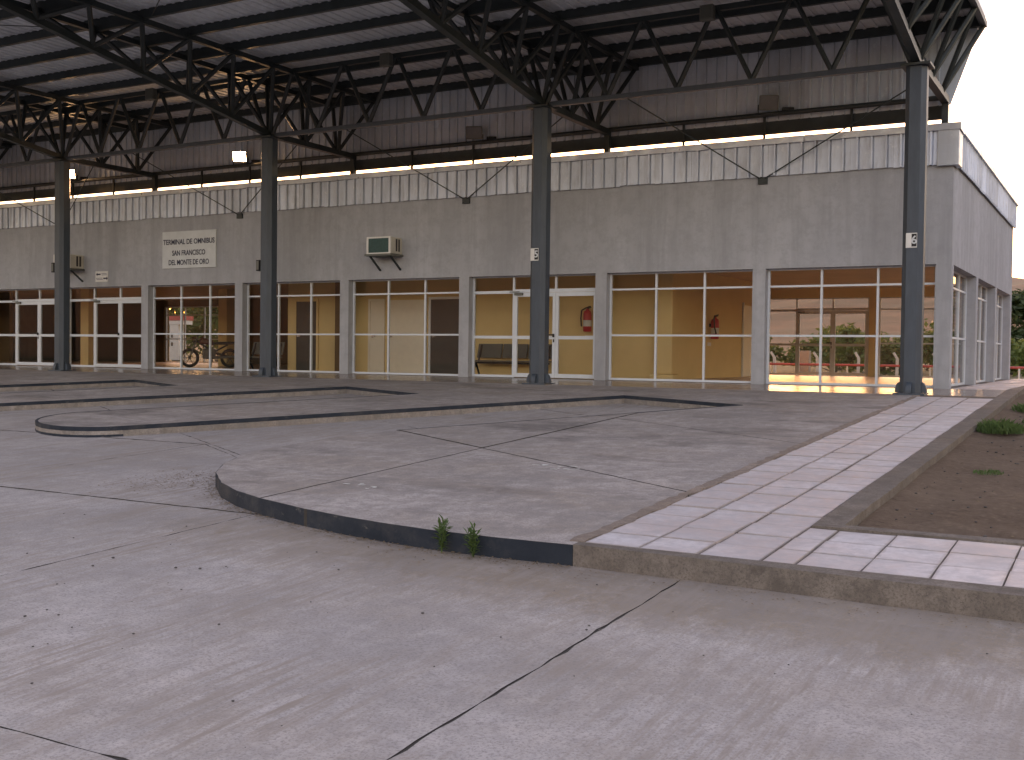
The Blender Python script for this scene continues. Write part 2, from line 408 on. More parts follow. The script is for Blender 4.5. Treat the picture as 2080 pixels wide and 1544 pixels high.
def sheet_z(off): return lambda x, y: SL*max(min(y, 0), -60)+off
road = tag(grid_sheet('road', [-70, -40, -20, -5, 10, 60], [-62, -50, -40, -30, -20, -10, -1.9], sheet_z(-.157), M['joint']), kind='structure')
GX = [-53.6+4.25*i for i in range(13)]                    # joints across the yard, ... -11.1, -6.85, -2.6
GX += [-2.6+4.25*i for i in range(1, 8)]
GX = sorted(set(round(x, 3) for x in GX))
GY = [-41.2, -37, -32.7, -28.4, -24.2, -20.0, -15.63, -12.0]
def mouth(x): return -12.0 if x < -11.1 else -12.0-.6*(x+11.1)
for i in range(len(GX)-1):
    for j in range(len(GY)-1):
        x0, x1, y0, y1 = GX[i]+.0085, GX[i+1]-.0085, GY[j]+.0085, GY[j+1]-.0085
        near = x0 > -24 and x1 < 6 and y0 > -25
        poly = [(x0, y0), (x1, y0), (x1, y1), (x0, y1)]
        if j == len(GY)-2:
            if x0 > -7: continue
            if x0 > -11.5: poly = [(x0, y0), (x1, y0), (x1, mouth(x1)-.01), (x0+.02, mouth(x0)-.01)]
        if j == len(GY)-3 and x0 > -3:                    # stop at the front kerb
            poly = [(x0, y0), (x1, y0), (x1, -16.06), (x0, -16.06)]
        slab('concrete_slab', poly, -.15, .03, M['road'], road, near)
# bay floors, one strip from island to island
Mid = [Dp[0]+Vector((1.3, -.75))] + [(Dp[k]+Cp[k-1])/2 for k in range(1, TEETH)]
for k in range(TEETH-1):
    a, b = Mid[k+1], Mid[k]
    def down(p, yy): t = (p.y-yy)/u_.y; return (p.x-u_.x*t, yy)
    if k == 0:
        poly = [tuple(a), (a.x+.3, a.y+1.2), (b.x, b.y+1.4), tuple(b), down(b, -13.3), (-9.2, mouth(-9.2)+.01), (-11.09, -11.99), down(a, -11.99)]
    else:
        poly = [tuple(a), (a.x+.3, a.y+1.2), (b.x, b.y+1.4), tuple(b), down(b, -11.99), down(a, -11.99)]
    ps = [poly]
    o = Vector((-11.1-6.58*k, -11.95))
    for s in (0, 3.2, 6.4): ps = split(ps, o+u_*s + (Vector((0, 0)) if k else Vector((0, .04))), n_, .007)
    for q in ps: slab('concrete_slab', q, -.15, .03, M['road'], road, k < 2)

# ------------------------------------------------------------------ raised platform with its fingers
plat = MB()
def arc_tip(E, w_, depth, n=14):
    c = E - n_*(w_/2); pts = []
    for i in range(n+1):
        a = math.pi*i/n
        pts.append(tuple(c + n_*(w_/2)*math.cos(a) - u_*depth*math.sin(a)))
    return pts
front_curve = [(-3.42, -16.13), (-4.0, -16.15), (-4.55, -16.14), (-5.06, -16.08), (-5.56, -15.99), (-6.19, -15.83), (-6.81, -15.62), (-7.26, -15.42), (-7.76, -15.11),
               (-8.31, -14.62), (-8.68, -14.13), (-8.96, -13.6), (-9.11, -12.95), (-9.17, -12.2), (-9.13, -11.5), (-8.88, -10.58)]
isl0 = [(-3.42, -6.29)] + front_curve + [tuple(Dp[0])]
islands = []
for k in range(1, TEETH):
    w_ = (Cp[k-1]-Dp[k]).dot(n_)
    E = Cp[k-1] - u_*9.1
    islands.append([tuple(Cp[k-1])] + arc_tip(E, w_, 1.0) + [tuple(Dp[k])])
main = [(-3.42, -1.805), (-3.42, -6.285), tuple(Dp[0])]
for k in range(TEETH):
    main.append(tuple(Cp[k]))
    if k+1 < TEETH: main.append(tuple(Dp[k+1]))
main += [(-46, Cp[-1].y), (-46, -1.805)]
for q in [isl0, main] + islands:
    n0 = len(plat.v); plat.v += [(x, y, P(y)-.007) for x, y in q]; plat.f.append(tuple(range(n0, n0+len(q))))
platform = tag(plat.build('platform', M['joint']), kind='structure')
def inset(poly, d=.004): return poly
ps = [isl0]
ps = split(ps, (-6.79, -11.7), (0, 1), .013)
ps = split(ps, (-6.79, -11.76), n_, .014)
ps = split(ps, (-6.64, -7.95), n_, .007)
for q in ps: slab('concrete_slab', q, 0, .2, M['platform'], platform, True, .004)
def straight_slab(q): return MB().prism(q, lambda x, y: P(y), lambda x, y: P(y)-.2).build('concrete_slab', M['platform'], platform)
for q in islands:
    qq = split([q], Vector(q[0])-u_*3.0, n_, .005); qq = split(qq, Vector(q[0])-u_*7.3, n_, .005)
    for s in qq: straight_slab(s)
mm = [main]
for xx in (-6.79, -11.0, -15.3, -19.6, -23.9, -28.2): mm = split(mm, (xx, -3), (0, 1), .003)
for q in mm: straight_slab(q)

def ribbon(pts, z0, z1, out_=.004, top=0.0):      # strip hugging a kerb face; pts run with the open side on the right
    m = MB(); n = len(pts); nor = []
    for i in range(n):
        a = Vector(pts[max(0, i-1)]); b = Vector(pts[min(n-1, i+1)]); t = (b-a).normalized(); nor.append(Vector((t.y, -t.x)))
    prof = []
    for (x, y), nn in zip(pts, nor):
        o_ = Vector((x, y)) + nn*out_; i_ = Vector((x, y)) - nn*(top or .01)
        prof.append([(o_.x, o_.y, P(y)+z0), (o_.x, o_.y, P(y)+z1), (i_.x, i_.y, P(y)+z1), (i_.x, i_.y, P(y)+z0)])
    for p in prof: m.v += p
    for i in range(n-1):
        for j in range(4): m.f.append((4*i+j, 4*i+(j+1) % 4, 4*i+4+(j+1) % 4, 4*i+4+j))
    m.f += [(0, 1, 2, 3), tuple(4*(n-1)+j for j in (3, 2, 1, 0))]
    return m
def dense(pts, step=.12):
    r = []
    for a, b in zip(pts[:-1], pts[1:]):
        a, b = Vector(a), Vector(b); k = max(1, int((b-a).length/step))
        r += [tuple(a+(b-a)*i/k) for i in range(k)]
    return r + [tuple(pts[-1])]
fc = list(reversed(front_curve))      # travelling so that the yard lies on the right hand side
ribbon(dense(fc, .3), -.165, -.004, .006).build('kerb_paint', M['paint'], platform)
def band(pts):
    ribbon(dense(pts, .5), -.17, -.06, .004).build('kerb_face', M['kerbface'], platform)
    ribbon(dense(pts, .5), -.058, .003, .006, .035).build('kerb_paint', M['paint'], platform)
band([tuple(Dp[0]), front_curve[-1]])
for k in range(TEETH-1):
    band([tuple(Cp[k]), tuple(Dp[k])])
    q = islands[k]; band([q[-1]] + list(reversed(q[1:-1])) + [q[0]])
q = islands[0]; tip = list(reversed(q[1:-1]))
ribbon(dense(tip[4:], .2), -.162, -.115, .006).build('kerb_paint', M['paint'], platform)

# ------------------------------------------------------------------ tiled walk, branch and apron
walk = MB()
def wz(off): return lambda x, y: P(y)+off
walk.prism([(-3.40, -16.0), (6.5, -16.0), (6.5, -14.76), (-1.885, -14.76), (-1.885, -.01), (-3.40, -.01)], wz(-.013), wz(-.16))
walk.prism([(-3.13, -.005), (-1.885, -.005), (-1.885, 13.0), (-3.13, 13.0)], wz(-.013), wz(-.16))
walkway = tag(walk.build('walkway', M['mortar']), kind='structure')
TS = .41
tile_me = MB().prism([(-.198, -.199), (.198, -.199), (.2, .198), (-.199, .199)], lambda x, y: .0, lambda x, y: -.035).mesh('tile')
tile_me.materials.append(M['tile'])
def tile(x, y, sx=1, sy=1, me=None, parent=None, dz=None):
    o = put('tile', me or tile_me, None, parent or walkway, (x, y, P(y)+(rj.uniform(-.005, .004) if dz is None else dz)),
            ((math.atan(SL) if y < 0 else 0)+rj.uniform(-.006, .006), rj.uniform(-.006, .006), rj.uniform(-.01, .01)))
    o.scale = (sx, sy, 1); return o   # every tile sits a little uneven
x_cols = [-3.175, -2.745, -2.315]
y = -15.83
rows = []
while y < -2.0:
    rows.append(y); y += TS if y < -15.2 else .435
rows[2] = -15.0
for y in rows:
    for x in x_cols: tile(x + rj.uniform(-.006, .006), y, 1.02, (.985 if y < -15.1 else 1.03))
for j in range(3):
    tile(-1.985, -15.83+TS*j, .5, 1)
    for i in range(20): tile(-1.665+TS*i, -15.83+TS*j)
y = .25
while y < 13:
    for x in (-2.745, -2.315): tile(x, y, 1.035, 1.055)
    tile(-3.03, y, .33, 1.055); y += .435
# kerbs of the walk
def kerb(name, poly, zt, zb):
    return MB().prism(ragged(poly, .25, .006), wz(zt), wz(zb)).build(name, M['kerb'], walkway)
kerb('kerb', [(-3.415, -16.14), (-.5, -16.235), (6.5, -16.46), (6.5, -16.05), (-.5, -16.045), (-3.415, -16.04)], .004, -.2)
kerb('kerb', [(-2.095, -14.62), (-1.875, -14.62), (-1.84, -.012), (-2.095, -.012)], .006, -.3)
kerb('kerb', [(-2.095, -.008), (-1.84, -.008), (-1.84, 13.0), (-2.095, 13.0)], .006, -.3)
kerb('kerb', [(-2.09, -14.75), (6.5, -14.78), (6.5, -14.63), (-2.09, -14.625)], .008, -.3)
MB().prism(ragged([(-3.50, -16.02), (-3.385, -16.02), (-3.385, -1.83), (-3.47, -1.83)], .11, .022), wz(.004), wz(-.1)).build('mortar_edge', M['mortar_pale'], walkway)
# the soil skirt washed against the foot of the road kerb is in the road material
apron = tag(MB().prism([(-46, -1.8), (-1.89, -1.8), (-1.89, -.006), (-46, -.006)], wz(-.012), wz(-.2)).build('apron', M['joint']), kind='structure')
ap_me = MB().prism([(-.203, -.203), (.203, -.203), (.203, .203), (-.203, .203)], lambda x, y: 0, lambda x, y: -.03).mesh('tile'); ap_me.materials.append(M['apron'])
far_t = MB()
for j in range(4):
    y = -1.575+j*.413+.0
    x = -2.31
    while x > -46:
        if x > -9:
            o = tile(x, y + (.0), 1, 1.0, ap_me, apron, 0); o.rotation_euler = (math.atan(SL), 0, 0)
        else:
            far_t.prism([(x-.203, y-.203), (x+.203, y-.203), (x+.203, y+.203), (x-.203, y+.203)], wz(0), wz(-.02))
        x -= .413
tag(far_t.build('tiles', M['apron'], apron), kind='stuff')

# ------------------------------------------------------------------ bare earth beside the walk
def dirt_h(x, y):
    f = mnoise.fractal((x*.9, y*.9, 3.1), .9, 2.1, 5)*.045 + mnoise.fractal((x*5, y*5, 7.7), .8, 2.2, 4)*.014
    return P(y)-.115 + f*min(1, max(.3, (x+1.9)*1.2)) + .04*math.exp(-((x+1.9)/.25)**2)
tag(grid_sheet('bare_earth', [-1.87+.045*i for i in range(90)]+[2.25+.25*i for i in range(16)]+[6.4+1.2*i for i in range(30)], [-14.66+.06*i for i in range(140)]+[-6.2+.15*i for i in range(134)]+[14+2*i for i in range(22)], dirt_h, M['dirt']), kind='structure')

# ------------------------------------------------------------------ terminal building
WORLD = {}
_put = put
def put(name, me, material, parent=None, loc=None, rot=None, bevel=0):
    o = _put(name, me, material, parent, loc, rot, bevel)
    if parent is not None and parent.name in WORLD: o.matrix_parent_inverse = Matrix.Translation(-parent.location)
    return o
def wthing(name, loc, label, cat, group=None):
    o = thing(name, loc, label, cat, group); WORLD[o.name] = 1; return o
XR, XL, YB, T = -3.14, -46.0, 12.3, .3          # right end, left end, depth, wall thickness
ZO, ZM, ZT = 2.45, 1.03, 2.08                   # opening head, middle bar, transom
PITCH_B, OPEN_W = 3.70, 3.42
bays = [(-3.43-PITCH_B*k-OPEN_W, -3.43-PITCH_B*k) for k in range(11)]
bld = wthing('terminal_building', (-24.5, 6.1, 0), 'long grey stuccoed bus terminal hall with tall glazed bays and metal parapet', 'building')
fw = MB().box(XL, XR, 0, T, ZO, 4.95)
edges = [XL] + [v for b in reversed(bays) for v in b] + [XR]
for i in range(0, len(edges), 2): fw.box(edges[i], edges[i+1], 0, T, -.25, ZO)
fw.build('front_wall', M['stucco'], bld)
sides = [(.3, 3.92), (4.3, 7.92), (8.3, 11.92)]
rw = MB().box(XR-T, XR, T, YB, ZO, 4.95)
ed = [T] + [v for b in sides for v in b] + [YB]
ed[0], ed[1] = T, .3005
for i in range(2, len(ed), 2): rw.box(XR-T, XR, ed[i], ed[i+1], -.25, ZO)
rw.build('side_wall', M['stucco'], bld)
rear_open = [(-37.5, -34.0), (-10.55, -7.13), (-6.85, -3.45)]
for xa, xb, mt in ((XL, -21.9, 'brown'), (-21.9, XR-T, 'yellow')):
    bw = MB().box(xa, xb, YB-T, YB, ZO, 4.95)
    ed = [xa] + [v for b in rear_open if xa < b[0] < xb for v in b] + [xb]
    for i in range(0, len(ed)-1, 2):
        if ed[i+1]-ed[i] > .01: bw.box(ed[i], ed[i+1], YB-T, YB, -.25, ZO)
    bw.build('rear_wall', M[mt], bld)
box(XL, XL+T, T, YB-T, -.25, 4.95).build('end_wall', M['stucco'], bld)
box(XL+T, XR-T, T, YB-T, 2.74, 2.84).build('ceiling', M['ceiling'], bld)
box(XL+T, XR-T, T, YB-T, 4.6, 4.7).build('flat_roof', M['kerb'], bld)
box(XL+T, XR-T, T, YB-T, -.25, -.002).build('floor', M['infloor'], bld)
thr = MB()
for a, b in bays: thr.box(a, b, .002, T, -.25, -.003)
for a, b in sides: thr.box(XR-T, XR-.002, a, b, -.25, -.003)
thr.build('threshold', M['kerb'], bld)

FRONT = lambda s, d, z: (s, .2+d, z)
SIDE = lambda s, d, z: (XR-.2-d, s, z)
REAR = lambda s, d, z: (s, YB-.2+d, z)
def mbox(m, mp, s0, s1, d0, d1, z0, z1):
    c = [mp(s, d, z) for z in (z0, z1) for s, d in ((s0, d0), (s1, d0), (s1, d1), (s0, d1))]
    m.add(c, [(0,3,2,1),(4,5,6,7),(0,1,5,4),(1,2,6,5),(2,3,7,6),(3,0,4,7)])
def pane(mp, s0, s1, z0, z1, parent):
    m = MB(); mbox(m, mp, s0-.008, s1+.008, .022, .028, z0-.008, z1+.008); m.build('pane', M['glass'], parent)
FW = .045
def window(mp, a, b, cols=3):
    m = MB()
    xs = [a + (b-a)*i/cols for i in range(cols+1)]
    st = []
    for i, x in enumerate(xs):
        s0, s1 = (x, x+FW) if i == 0 else ((x-FW, x) if i == cols else (x-FW/2, x+FW/2))
        st.append((s0, s1)); mbox(m, mp, s0, s1, -.005, .055, 0, ZO)
    zs = [(0.0, .05), (ZM-.022, ZM+.022), (ZT-.022, ZT+.022), (ZO-.035, ZO)]
    for i in range(cols):
        for z0, z1 in zs: mbox(m, mp, st[i][1], st[i+1][0], 0, .05, z0+.001, z1-.001)
    o = m.build('window', M['alu'], bld)
    for i in range(cols):
        for k in range(3): pane(mp, st[i][1], st[i+1][0], zs[k][1], zs[k+1][0], o)
    return o
def doorset(mp, a, b, hide_leaf_hw=False):
    x1 = a + 1.18; xm = x1 + (b-x1)/2
    m = MB()
    for s0, s1 in ((a, a+.05), (x1-.05, x1), (b-.05, b)): mbox(m, mp, s0, s1, -.005, .055, 0, ZO)
    mbox(m, mp, xm-.025, xm+.025, -.004, .054, 2.13, ZO-.03)
    mbox(m, mp, x1, b-.05, 0, .05, 2.05, 2.13)
    mbox(m, mp, a+.05, x1-.05, 0, .05, 2.03, 2.10)
    for s0, s1 in ((a+.05, x1-.05), (x1, b-.05)): mbox(m, mp, s0, s1, 0, .05, ZO-.03, ZO-.001)
    mbox(m, mp, a+.05, x1-.05, 0, .05, .001, .06); mbox(m, mp, a+.05, x1-.05, 0, .05, .94, 1.01)
    o = m.build('window', M['alu'], bld)
    pane(mp, a+.05, x1-.05, .06, .94, o); pane(mp, a+.05, x1-.05, 1.01, 2.03, o); pane(mp, a+.05, x1-.05, 2.10, ZO-.03, o)
    pane(mp, x1, xm-.025, 2.13, ZO-.03, o); pane(mp, xm+.025, b-.05, 2.13, ZO-.03, o)
    for k, (s0, s1) in enumerate(((x1+.004, xm-.003), (xm+.003, b-.054))):
        d = MB()
        for t0, t1 in ((s0, s0+.075), (s1-.075, s1)): mbox(d, mp, t0, t1, -.012, .042, .015, 2.044)
        for z0, z1 in ((.016, .11), (.93, 1.01), (1.95, 2.043)): mbox(d, mp, s0+.075, s1-.075, -.010, .040, z0, z1)
        dl = d.build('door', M['alu'], bld)
        pane(mp, s0+.075, s1-.075, .11, .93, dl); pane(mp, s0+.075, s1-.075, 1.01, 1.95, dl)
        if k == 0:
            h = MB(); mbox(h, mp, s1-.05, s1-.02, -.06, -.012, .98, 1.06); mbox(h, mp, s1-.17, s1-.05, -.062, -.04, 1.02, 1.05); mbox(h, mp, s1-.052, s1-.022, -.02, -.012, .86, .93)
            h.build('handle', M['black'], dl)
            c = MB(); mbox(c, mp, s0+.02, s0+.24, -.07, -.013, 1.985, 2.04); mbox(c, mp, s0-.1, s0+.17, -.09, -.07, 2.055, 2.075)
            c.build('door_closer', M['boxgrey'], dl)
for k, (a, b) in enumerate(bays):
    (doorset if k in (2, 6, 7) else window)(FRONT, a, b)
for a, b in sides: window(SIDE, a, b)
window(REAR, *rear_open[2]); doorset(REAR, *rear_open[1]); window(REAR, *rear_open[0])

# parapet of ribbed sheets with a pressed cap
def ribbed(width, length, n, depth, rw_, nose=.012, groove=0):
    """sheet standing in the XZ plane, ribs towards -y"""
    pts = []; p_ = width/n
    for i in range(n):
        c = (i+.5)*p_
        pts += [(c-p_*.5, 0), (c-rw_/2-nose, 0), (c-rw_/2, -depth), (c+rw_/2, -depth), (c+rw_/2+nose, 0)]
        if groove: pts += [(c+rw_/2+nose+.001, groove), (c+rw_/2+nose+.022, groove), (c+rw_/2+nose+.024, 0)]
    pts.append((width, 0)); m = MB()
    for x, d in pts: m.v += [(x, d, 0), (x, d, length)]
    m.f = [(2*i, 2*i+2, 2*i+3, 2*i+1) for i in range(len(pts)-1)]
    return m.mesh('sheet', fix=False)
SH = .849
sh_me = ribbed(SH, .70, 3, .045, .035, .006, .036); sh_me.materials.append(M['galv'])
par = MB().box(XL, XR-.002, -.006, .0, 4.5, 5.06).build('parapet', M['steel'], bld)
x = XR-.28-SH
while x > XL-.5:
    put('sheet', sh_me, None, par, (x, -.055+rj.uniform(-.006, .004), 4.40+rj.uniform(-.012, .012)), (rj.uniform(-.012, .012), 0, 0)); x -= SH+.002
y = .34
while y < YB-.3:
    put('sheet', sh_me, None, par, (XR+.055, y, 4.40+rj.uniform(-.008, .008)), (0, 0, math.pi/2)); y += SH+.002
box(XR+.002, XR+.008, .0, YB, 4.5, 5.06).build('parapet', M['steel'], bld)
fl = MB().box(XR-.30, XR+.105, -.105, -.008, 4.36, 5.075).box(XR+.010, XR+.105, -.007, .36, 4.36, 5.075)
fl.build('corner_flashing', M['flash'], bld, bevel=.012)
x = XR+.14
while x > XL:
    x0 = x-3.05; m = MB(); n = 12; dz = [rj.uniform(-.008, .008) for _ in range(n+1)]
    for i in range(n+1):
        xx = x0+.004+(3.042)*i/n; j = dz[i]
        m.v += [(xx, -.13+j, 5.055+j), (xx, -.14+j*.5, 5.185+j*.4), (xx, .40, 5.20), (xx, .40, 5.03)]
    for i in range(n):
        for q in range(4): m.f.append((4*i+q, 4*i+(q+1) % 4, 4*i+4+(q+1) % 4, 4*i+4+q))
    m.f += [(0, 1, 2, 3), tuple(4*n+q for q in (3, 2, 1, 0))]
    m.build('parapet_cap', M['flash'], bld, smooth=False); x = x0
box(XR-.30, XR+.135, .405, YB+.05, 5.055, 5.19).build('parapet_cap', M['flash'], bld)

# rooms inside
PY = 2.2
box(-21.9, -9.68, PY, PY+.15, -.002, 2.74).build('partition', M['yellow'], bld)
box(-9.83, -9.68, PY+.15, 8.6, -.002, 2.74).build('partition', M['yellow'], bld)
box(-16.0, -9.83, 8.45, 8.6, -.002, 2.74).build('partition', M['yellow'], bld)
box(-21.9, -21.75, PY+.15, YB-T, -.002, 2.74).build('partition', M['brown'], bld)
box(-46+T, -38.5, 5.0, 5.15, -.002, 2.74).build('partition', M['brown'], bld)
m = MB().box(-10.12, -9.66, PY-.33, PY-.003, .12, 2.74).box(-10.2, -9.58, PY-.42, PY-.004, -.002, .12)
m.build('pillar', M['yellow'], bld, bevel=.03)
box(-31.7, -31.3, 2.8, 3.2, -.002, 2.74).build('pillar', M['yellow'], bld)
box(-28.4, -28.0, 6.0, 6.4, -.002, 2.74).build('pillar', M['yellow'], bld)
def room_door(x0, x1, y0, material, trim, z=2.03):
    d = box(x0, x1, y0-.03, y0-.003, .01, z).build('inside_door', material, bld)
    t = MB().box(x0-.07, x0-.002, y0-.045, y0-.002, 0, z+.07).box(x1+.002, x1+.07, y0-.045, y0-.002, 0, z+.07).box(x0-.002, x1+.002, y0-.045, y0-.002, z+.004, z+.07)
    t.build('door_frame', trim, d)
    MB().box(x0+.07, x0+.19, y0-.09, y0-.06, 1.0, 1.03).box(x0+.07, x0+.10, y0-.06, y0-.03, .98, 1.05).build('handle', M['chrome'], d)
room_door(-18.25, -17.0, PY, M['whitedoor'], M['yellow'])
room_door(-16.8, -15.85, PY, M['darkdoor'], M['alu'])
room_door(-18.85, -18.42, PY, M['whitedoor'], M['whitedoor'], 2.0)
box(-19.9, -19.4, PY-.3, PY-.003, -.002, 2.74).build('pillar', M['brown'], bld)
room_door(-21.55, -20.8, PY, M['darkdoor'], M['yellow'])
d = box(-9.677, -9.65, 7.4, 8.3, .01, 2.03).build('inside_door', M['whitedoor'], bld)
MB().box(-9.675, -9.63, 7.33, 7.398, 0, 2.1).box(-9.675, -9.63, 8.302, 8.37, 0, 2.1).build('door_frame', M['alu'], d)

# ------------------------------------------------------------------ canopy
CX = [-3.58-7.82*k for k in range(6)]
CY = -1.65
can = wthing('bus_canopy', (-20, CY, P(CY)), 'dark steel truss canopy on columns over the bus bays', 'canopy')
W2 = .185; ch = .085
octo = [(-W2+ch, -W2), (W2-ch, -W2), (W2, -W2+ch), (W2, W2-ch), (W2-ch, W2), (-W2+ch, W2), (-W2, W2-ch), (-W2, -W2+ch)]
colm = MB()
zs = [P(CY)+.02, 1.9, 1.915, 3.9, 3.915, 5.94]
for z in zs: colm.v += [(x, y, z) for x, y in octo]
for j in range(len(zs)-1):
    for i in range(8): colm.f.append((8*j+i, 8*j+(i+1) % 8, 8*j+8+(i+1) % 8, 8*j+8+i))
colm.f += [tuple(range(7, -1, -1)), tuple(8*(len(zs)-1)+i for i in range(8))]
col_me = colm.mesh('column'); col_me.materials.append(M['colpaint'])
base_me = MB().box(-.28, .28, -.27, .27, P(CY)-.02, P(CY)+.018).mesh('base_plate'); base_me.materials.append(M['colpaint'])
def gusset_mesh():
    m = MB(); n = 6; pr = [(0, 0), (.10, 0), (.10, .05)] + [(.10*math.cos(a)*.95, .05+.15*math.sin(a)) for a in [i*math.pi/2/n for i in range(1, n+1)]]
    pr[-1] = (0, .2)
    k = len(pr)
    for yy in (-.05, .05): m.v += [(x_, yy, z_) for x_, z_ in pr]
    m.f = [tuple(range(k)), tuple(range(2*k-1, k-1, -1))] + [(i, (i+1) % k, k+(i+1) % k, k+i) for i in range(k)]
    return m.mesh('gusset')
gu_me = gusset_mesh(); gu_me.materials.append(M['colpaint'])
head_me = MB().box(-.26, .26, -.26, .26, 5.94, 5.985).mesh('head_plate'); head_me.materials.append(M['steel'])
NODE = 1.37
ZLc, ZU, UX = 6.05, 7.55, .72
FRONT_Y = CY-NODE*7.5
def zl(y): return ZLc if y >= CY else ZLc + .155*(CY-y)
nodes_l = [CY + NODE*i for i in range(-7, 3)]
nodes_u = [CY + NODE*(i+.5) for i in range(-8, 3)]
low = MB().bar((0, 1.8, ZLc), (0, CY, ZLc), .15, .14).bar((0, CY, ZLc+.001), (0, nodes_l[0]-.5, zl(nodes_l[0]-.5)), .148, .14)
low_me = low.mesh('transverse_truss'); low_me.materials.append(M['steel'])
uch_me = MB().bar((0, 1.86, ZU), (0, nodes_u[0]-.2, ZU), .12, .12).mesh('top_chord'); uch_me.materials.append(M['steel'])
diag_mes = []
for yl in nodes_l:
    for yu in (yl-NODE/2, yl+NODE/2):
        for sx in (-1, 1):
            if yu > 1.9: yu = 1.8
            me = MB().tube((sx*.03, yl, zl(yl)+.03), (sx*UX, yu, ZU-.03), .054, 6).mesh('diagonal'); me.materials.append(M['steel']); diag_mes.append(me)
strut_mes = []
for yu in nodes_u + [1.8]:
    if yu > 1.85: continue
    me = MB().bar((-UX, yu, ZU-.002), (UX, yu, ZU-.002), .09, .09).mesh('strut'); me.materials.append(M['steel']); strut_mes.append(me)
post_me = MB().box(-.065, .065, 1.735, 1.865, 4.70, ZLc+.05).mesh('back_post'); post_me.materials.append(M['steel'])
for X in CX:
    c = put('column', col_me, None, can, (X, CY, 0)); c.location = (X, CY, 0)
    put('base_plate', base_me, None, c)
    for a in range(4): put('gusset', gu_me, None, c, ((.18, 0, P(CY)+.025), (0, .18, P(CY)+.025), (-.18, 0, P(CY)+.025), (0, -.18, P(CY)+.025))[a], (0, 0, a*math.pi/2))
    put('head_plate', head_me, None, c)
    t = put('transverse_truss', low_me, None, can, (X, 0, 0))
    for s in (-1, 1): put('top_chord', uch_me, None, t, (s*UX, 0, 0))
    for me in diag_mes: put('diagonal', me, None, t)
    for me in strut_mes: put('strut', me, None, t)
    put('back_post', post_me, None, can, (X, 0, 0))
SPAN = 7.82
lt_me = MB().bar((-SPAN+.2, CY, ZLc-.03), (-.2, CY, ZLc-.03), .12, .10).mesh('longitudinal_truss'); lt_me.materials.append(M['colpaint'])
lt_t = MB().bar((-SPAN+.05, CY, ZU+.02), (-.05, CY, ZU+.02), .09, .11).mesh('top_chord'); lt_t.materials.append(M['steel'])
ld = []
for i in range(5):
    a = -SPAN*(i/5); b = -SPAN*((i+1)/5); mid = (a+b)/2
    for e in (a, b):
        if i == 0 and e == a or i == 4 and e == b: e += -.12 if i == 0 else .12
        me = MB().tube((e, CY, ZLc+.0), (mid + (.05 if e > mid else -.05), CY, ZU-.02), .052, 6).mesh('diagonal'); me.materials.append(M['steel']); ld.append(me)
for X in CX[:-1]:
    t = put('longitudinal_truss', lt_me, None, can, (X, 0, 0)); put('top_chord', lt_t, None, t)
    for me in ld: put('diagonal', me, None, t)
RXR, RXL, RYB = -2.90, CX[-1]-.7, 2.02
for yu in nodes_u[:-1] + [1.82]:
    m = MB().bar((RXL, yu, ZU+.125), (RXR-.02, yu, ZU+.125), .09, .19); m.build('purlin', M['steel'], can)
nsh = int((RXR-RXL)/1.0)
rs = ribbed(1.0, RYB-nodes_u[0]+.35, 4, .028, .06)
rs.transform(Matrix.Translation((0, RYB, 0)) @ Matrix.Rotation(math.pi/2, 4, 'X')); rs.materials.append(M['roof'])
for i in range(nsh+1):
    put('roof_sheet', rs, None, can, (RXR-1.0*(i+1), 0, ZU+.235))
MB().box(RXR-.005, RXR+.03, nodes_u[0]-.3, RYB+.05, ZU+.06, ZU+.30).build('edge_trim', M['flash'], can)
MB().box(RXL, RXR+.03, RYB+.055, RYB+.16, ZU+.02, ZU+.28).build('gutter', M['steel'], can)
# ribbed cladding on the back of the trusses, its end cut along the sloping truss face
cl_me = ribbed(1.0, 1.755, 4, .03, .04, .008, .012); cl_me.materials.append(M['clad'])
x = -3.62-1.0
while x > RXL-.5:
    put('cladding_sheet', cl_me, None, can, (x, 1.93+rj.uniform(-.004, .004), 5.975), None); x -= .99
MB().add([(-3.70, 1.950, 5.98), (-3.50, 1.950, 5.98), (-2.99, 1.950, 7.42), (-2.99, 1.950, 7.70), (-3.70, 1.950, 7.70), (-3.70, 1.970, 5.98), (-3.50, 1.970, 5.98), (-2.99, 1.970, 7.42), (-2.99, 1.970, 7.70), (-3.70, 1.970, 7.70)],
         [(0,1,2,3,4), (9,8,7,6,5), (0,5,6,1), (1,6,7,2), (2,7,8,3), (3,8,9,4), (4,9,5,0)]).build('cladding_sheet', M['clad'], can)
MB().tube((RXL, 1.80, ZLc+.06), (-3.55, 1.80, ZLc+.06), .055, 10).build('back_rail', M['steel'], can)
MB().box(RXL, -3.645, 1.975, 2.10, 5.705, 6.05).build('back_beam', M['steel'], can)
hang = MB().box(-.025, .025, 1.84, 1.89, 5.52, 6.1).mesh('hanger'); hang.materials.append(M['steel'])
for X in CX[:-1]:
    for i in range(1, 4): put('hanger', hang, None, can, (X-SPAN*i/4, 0, 0))
# sag rods under the roof
for X in CX[:-1]:
    MB().tube((X-1.0, nodes_u[4], ZU+.06), (X-SPAN+1.0, nodes_u[1], ZU+.06), .011, 5).build('roof_rod', M['steel'], can)
    MB().tube((X-SPAN+1.0, nodes_u[4], ZU+.055), (X-1.0, nodes_u[1], ZU+.055), .011, 5).build('roof_rod', M['steel'], can)
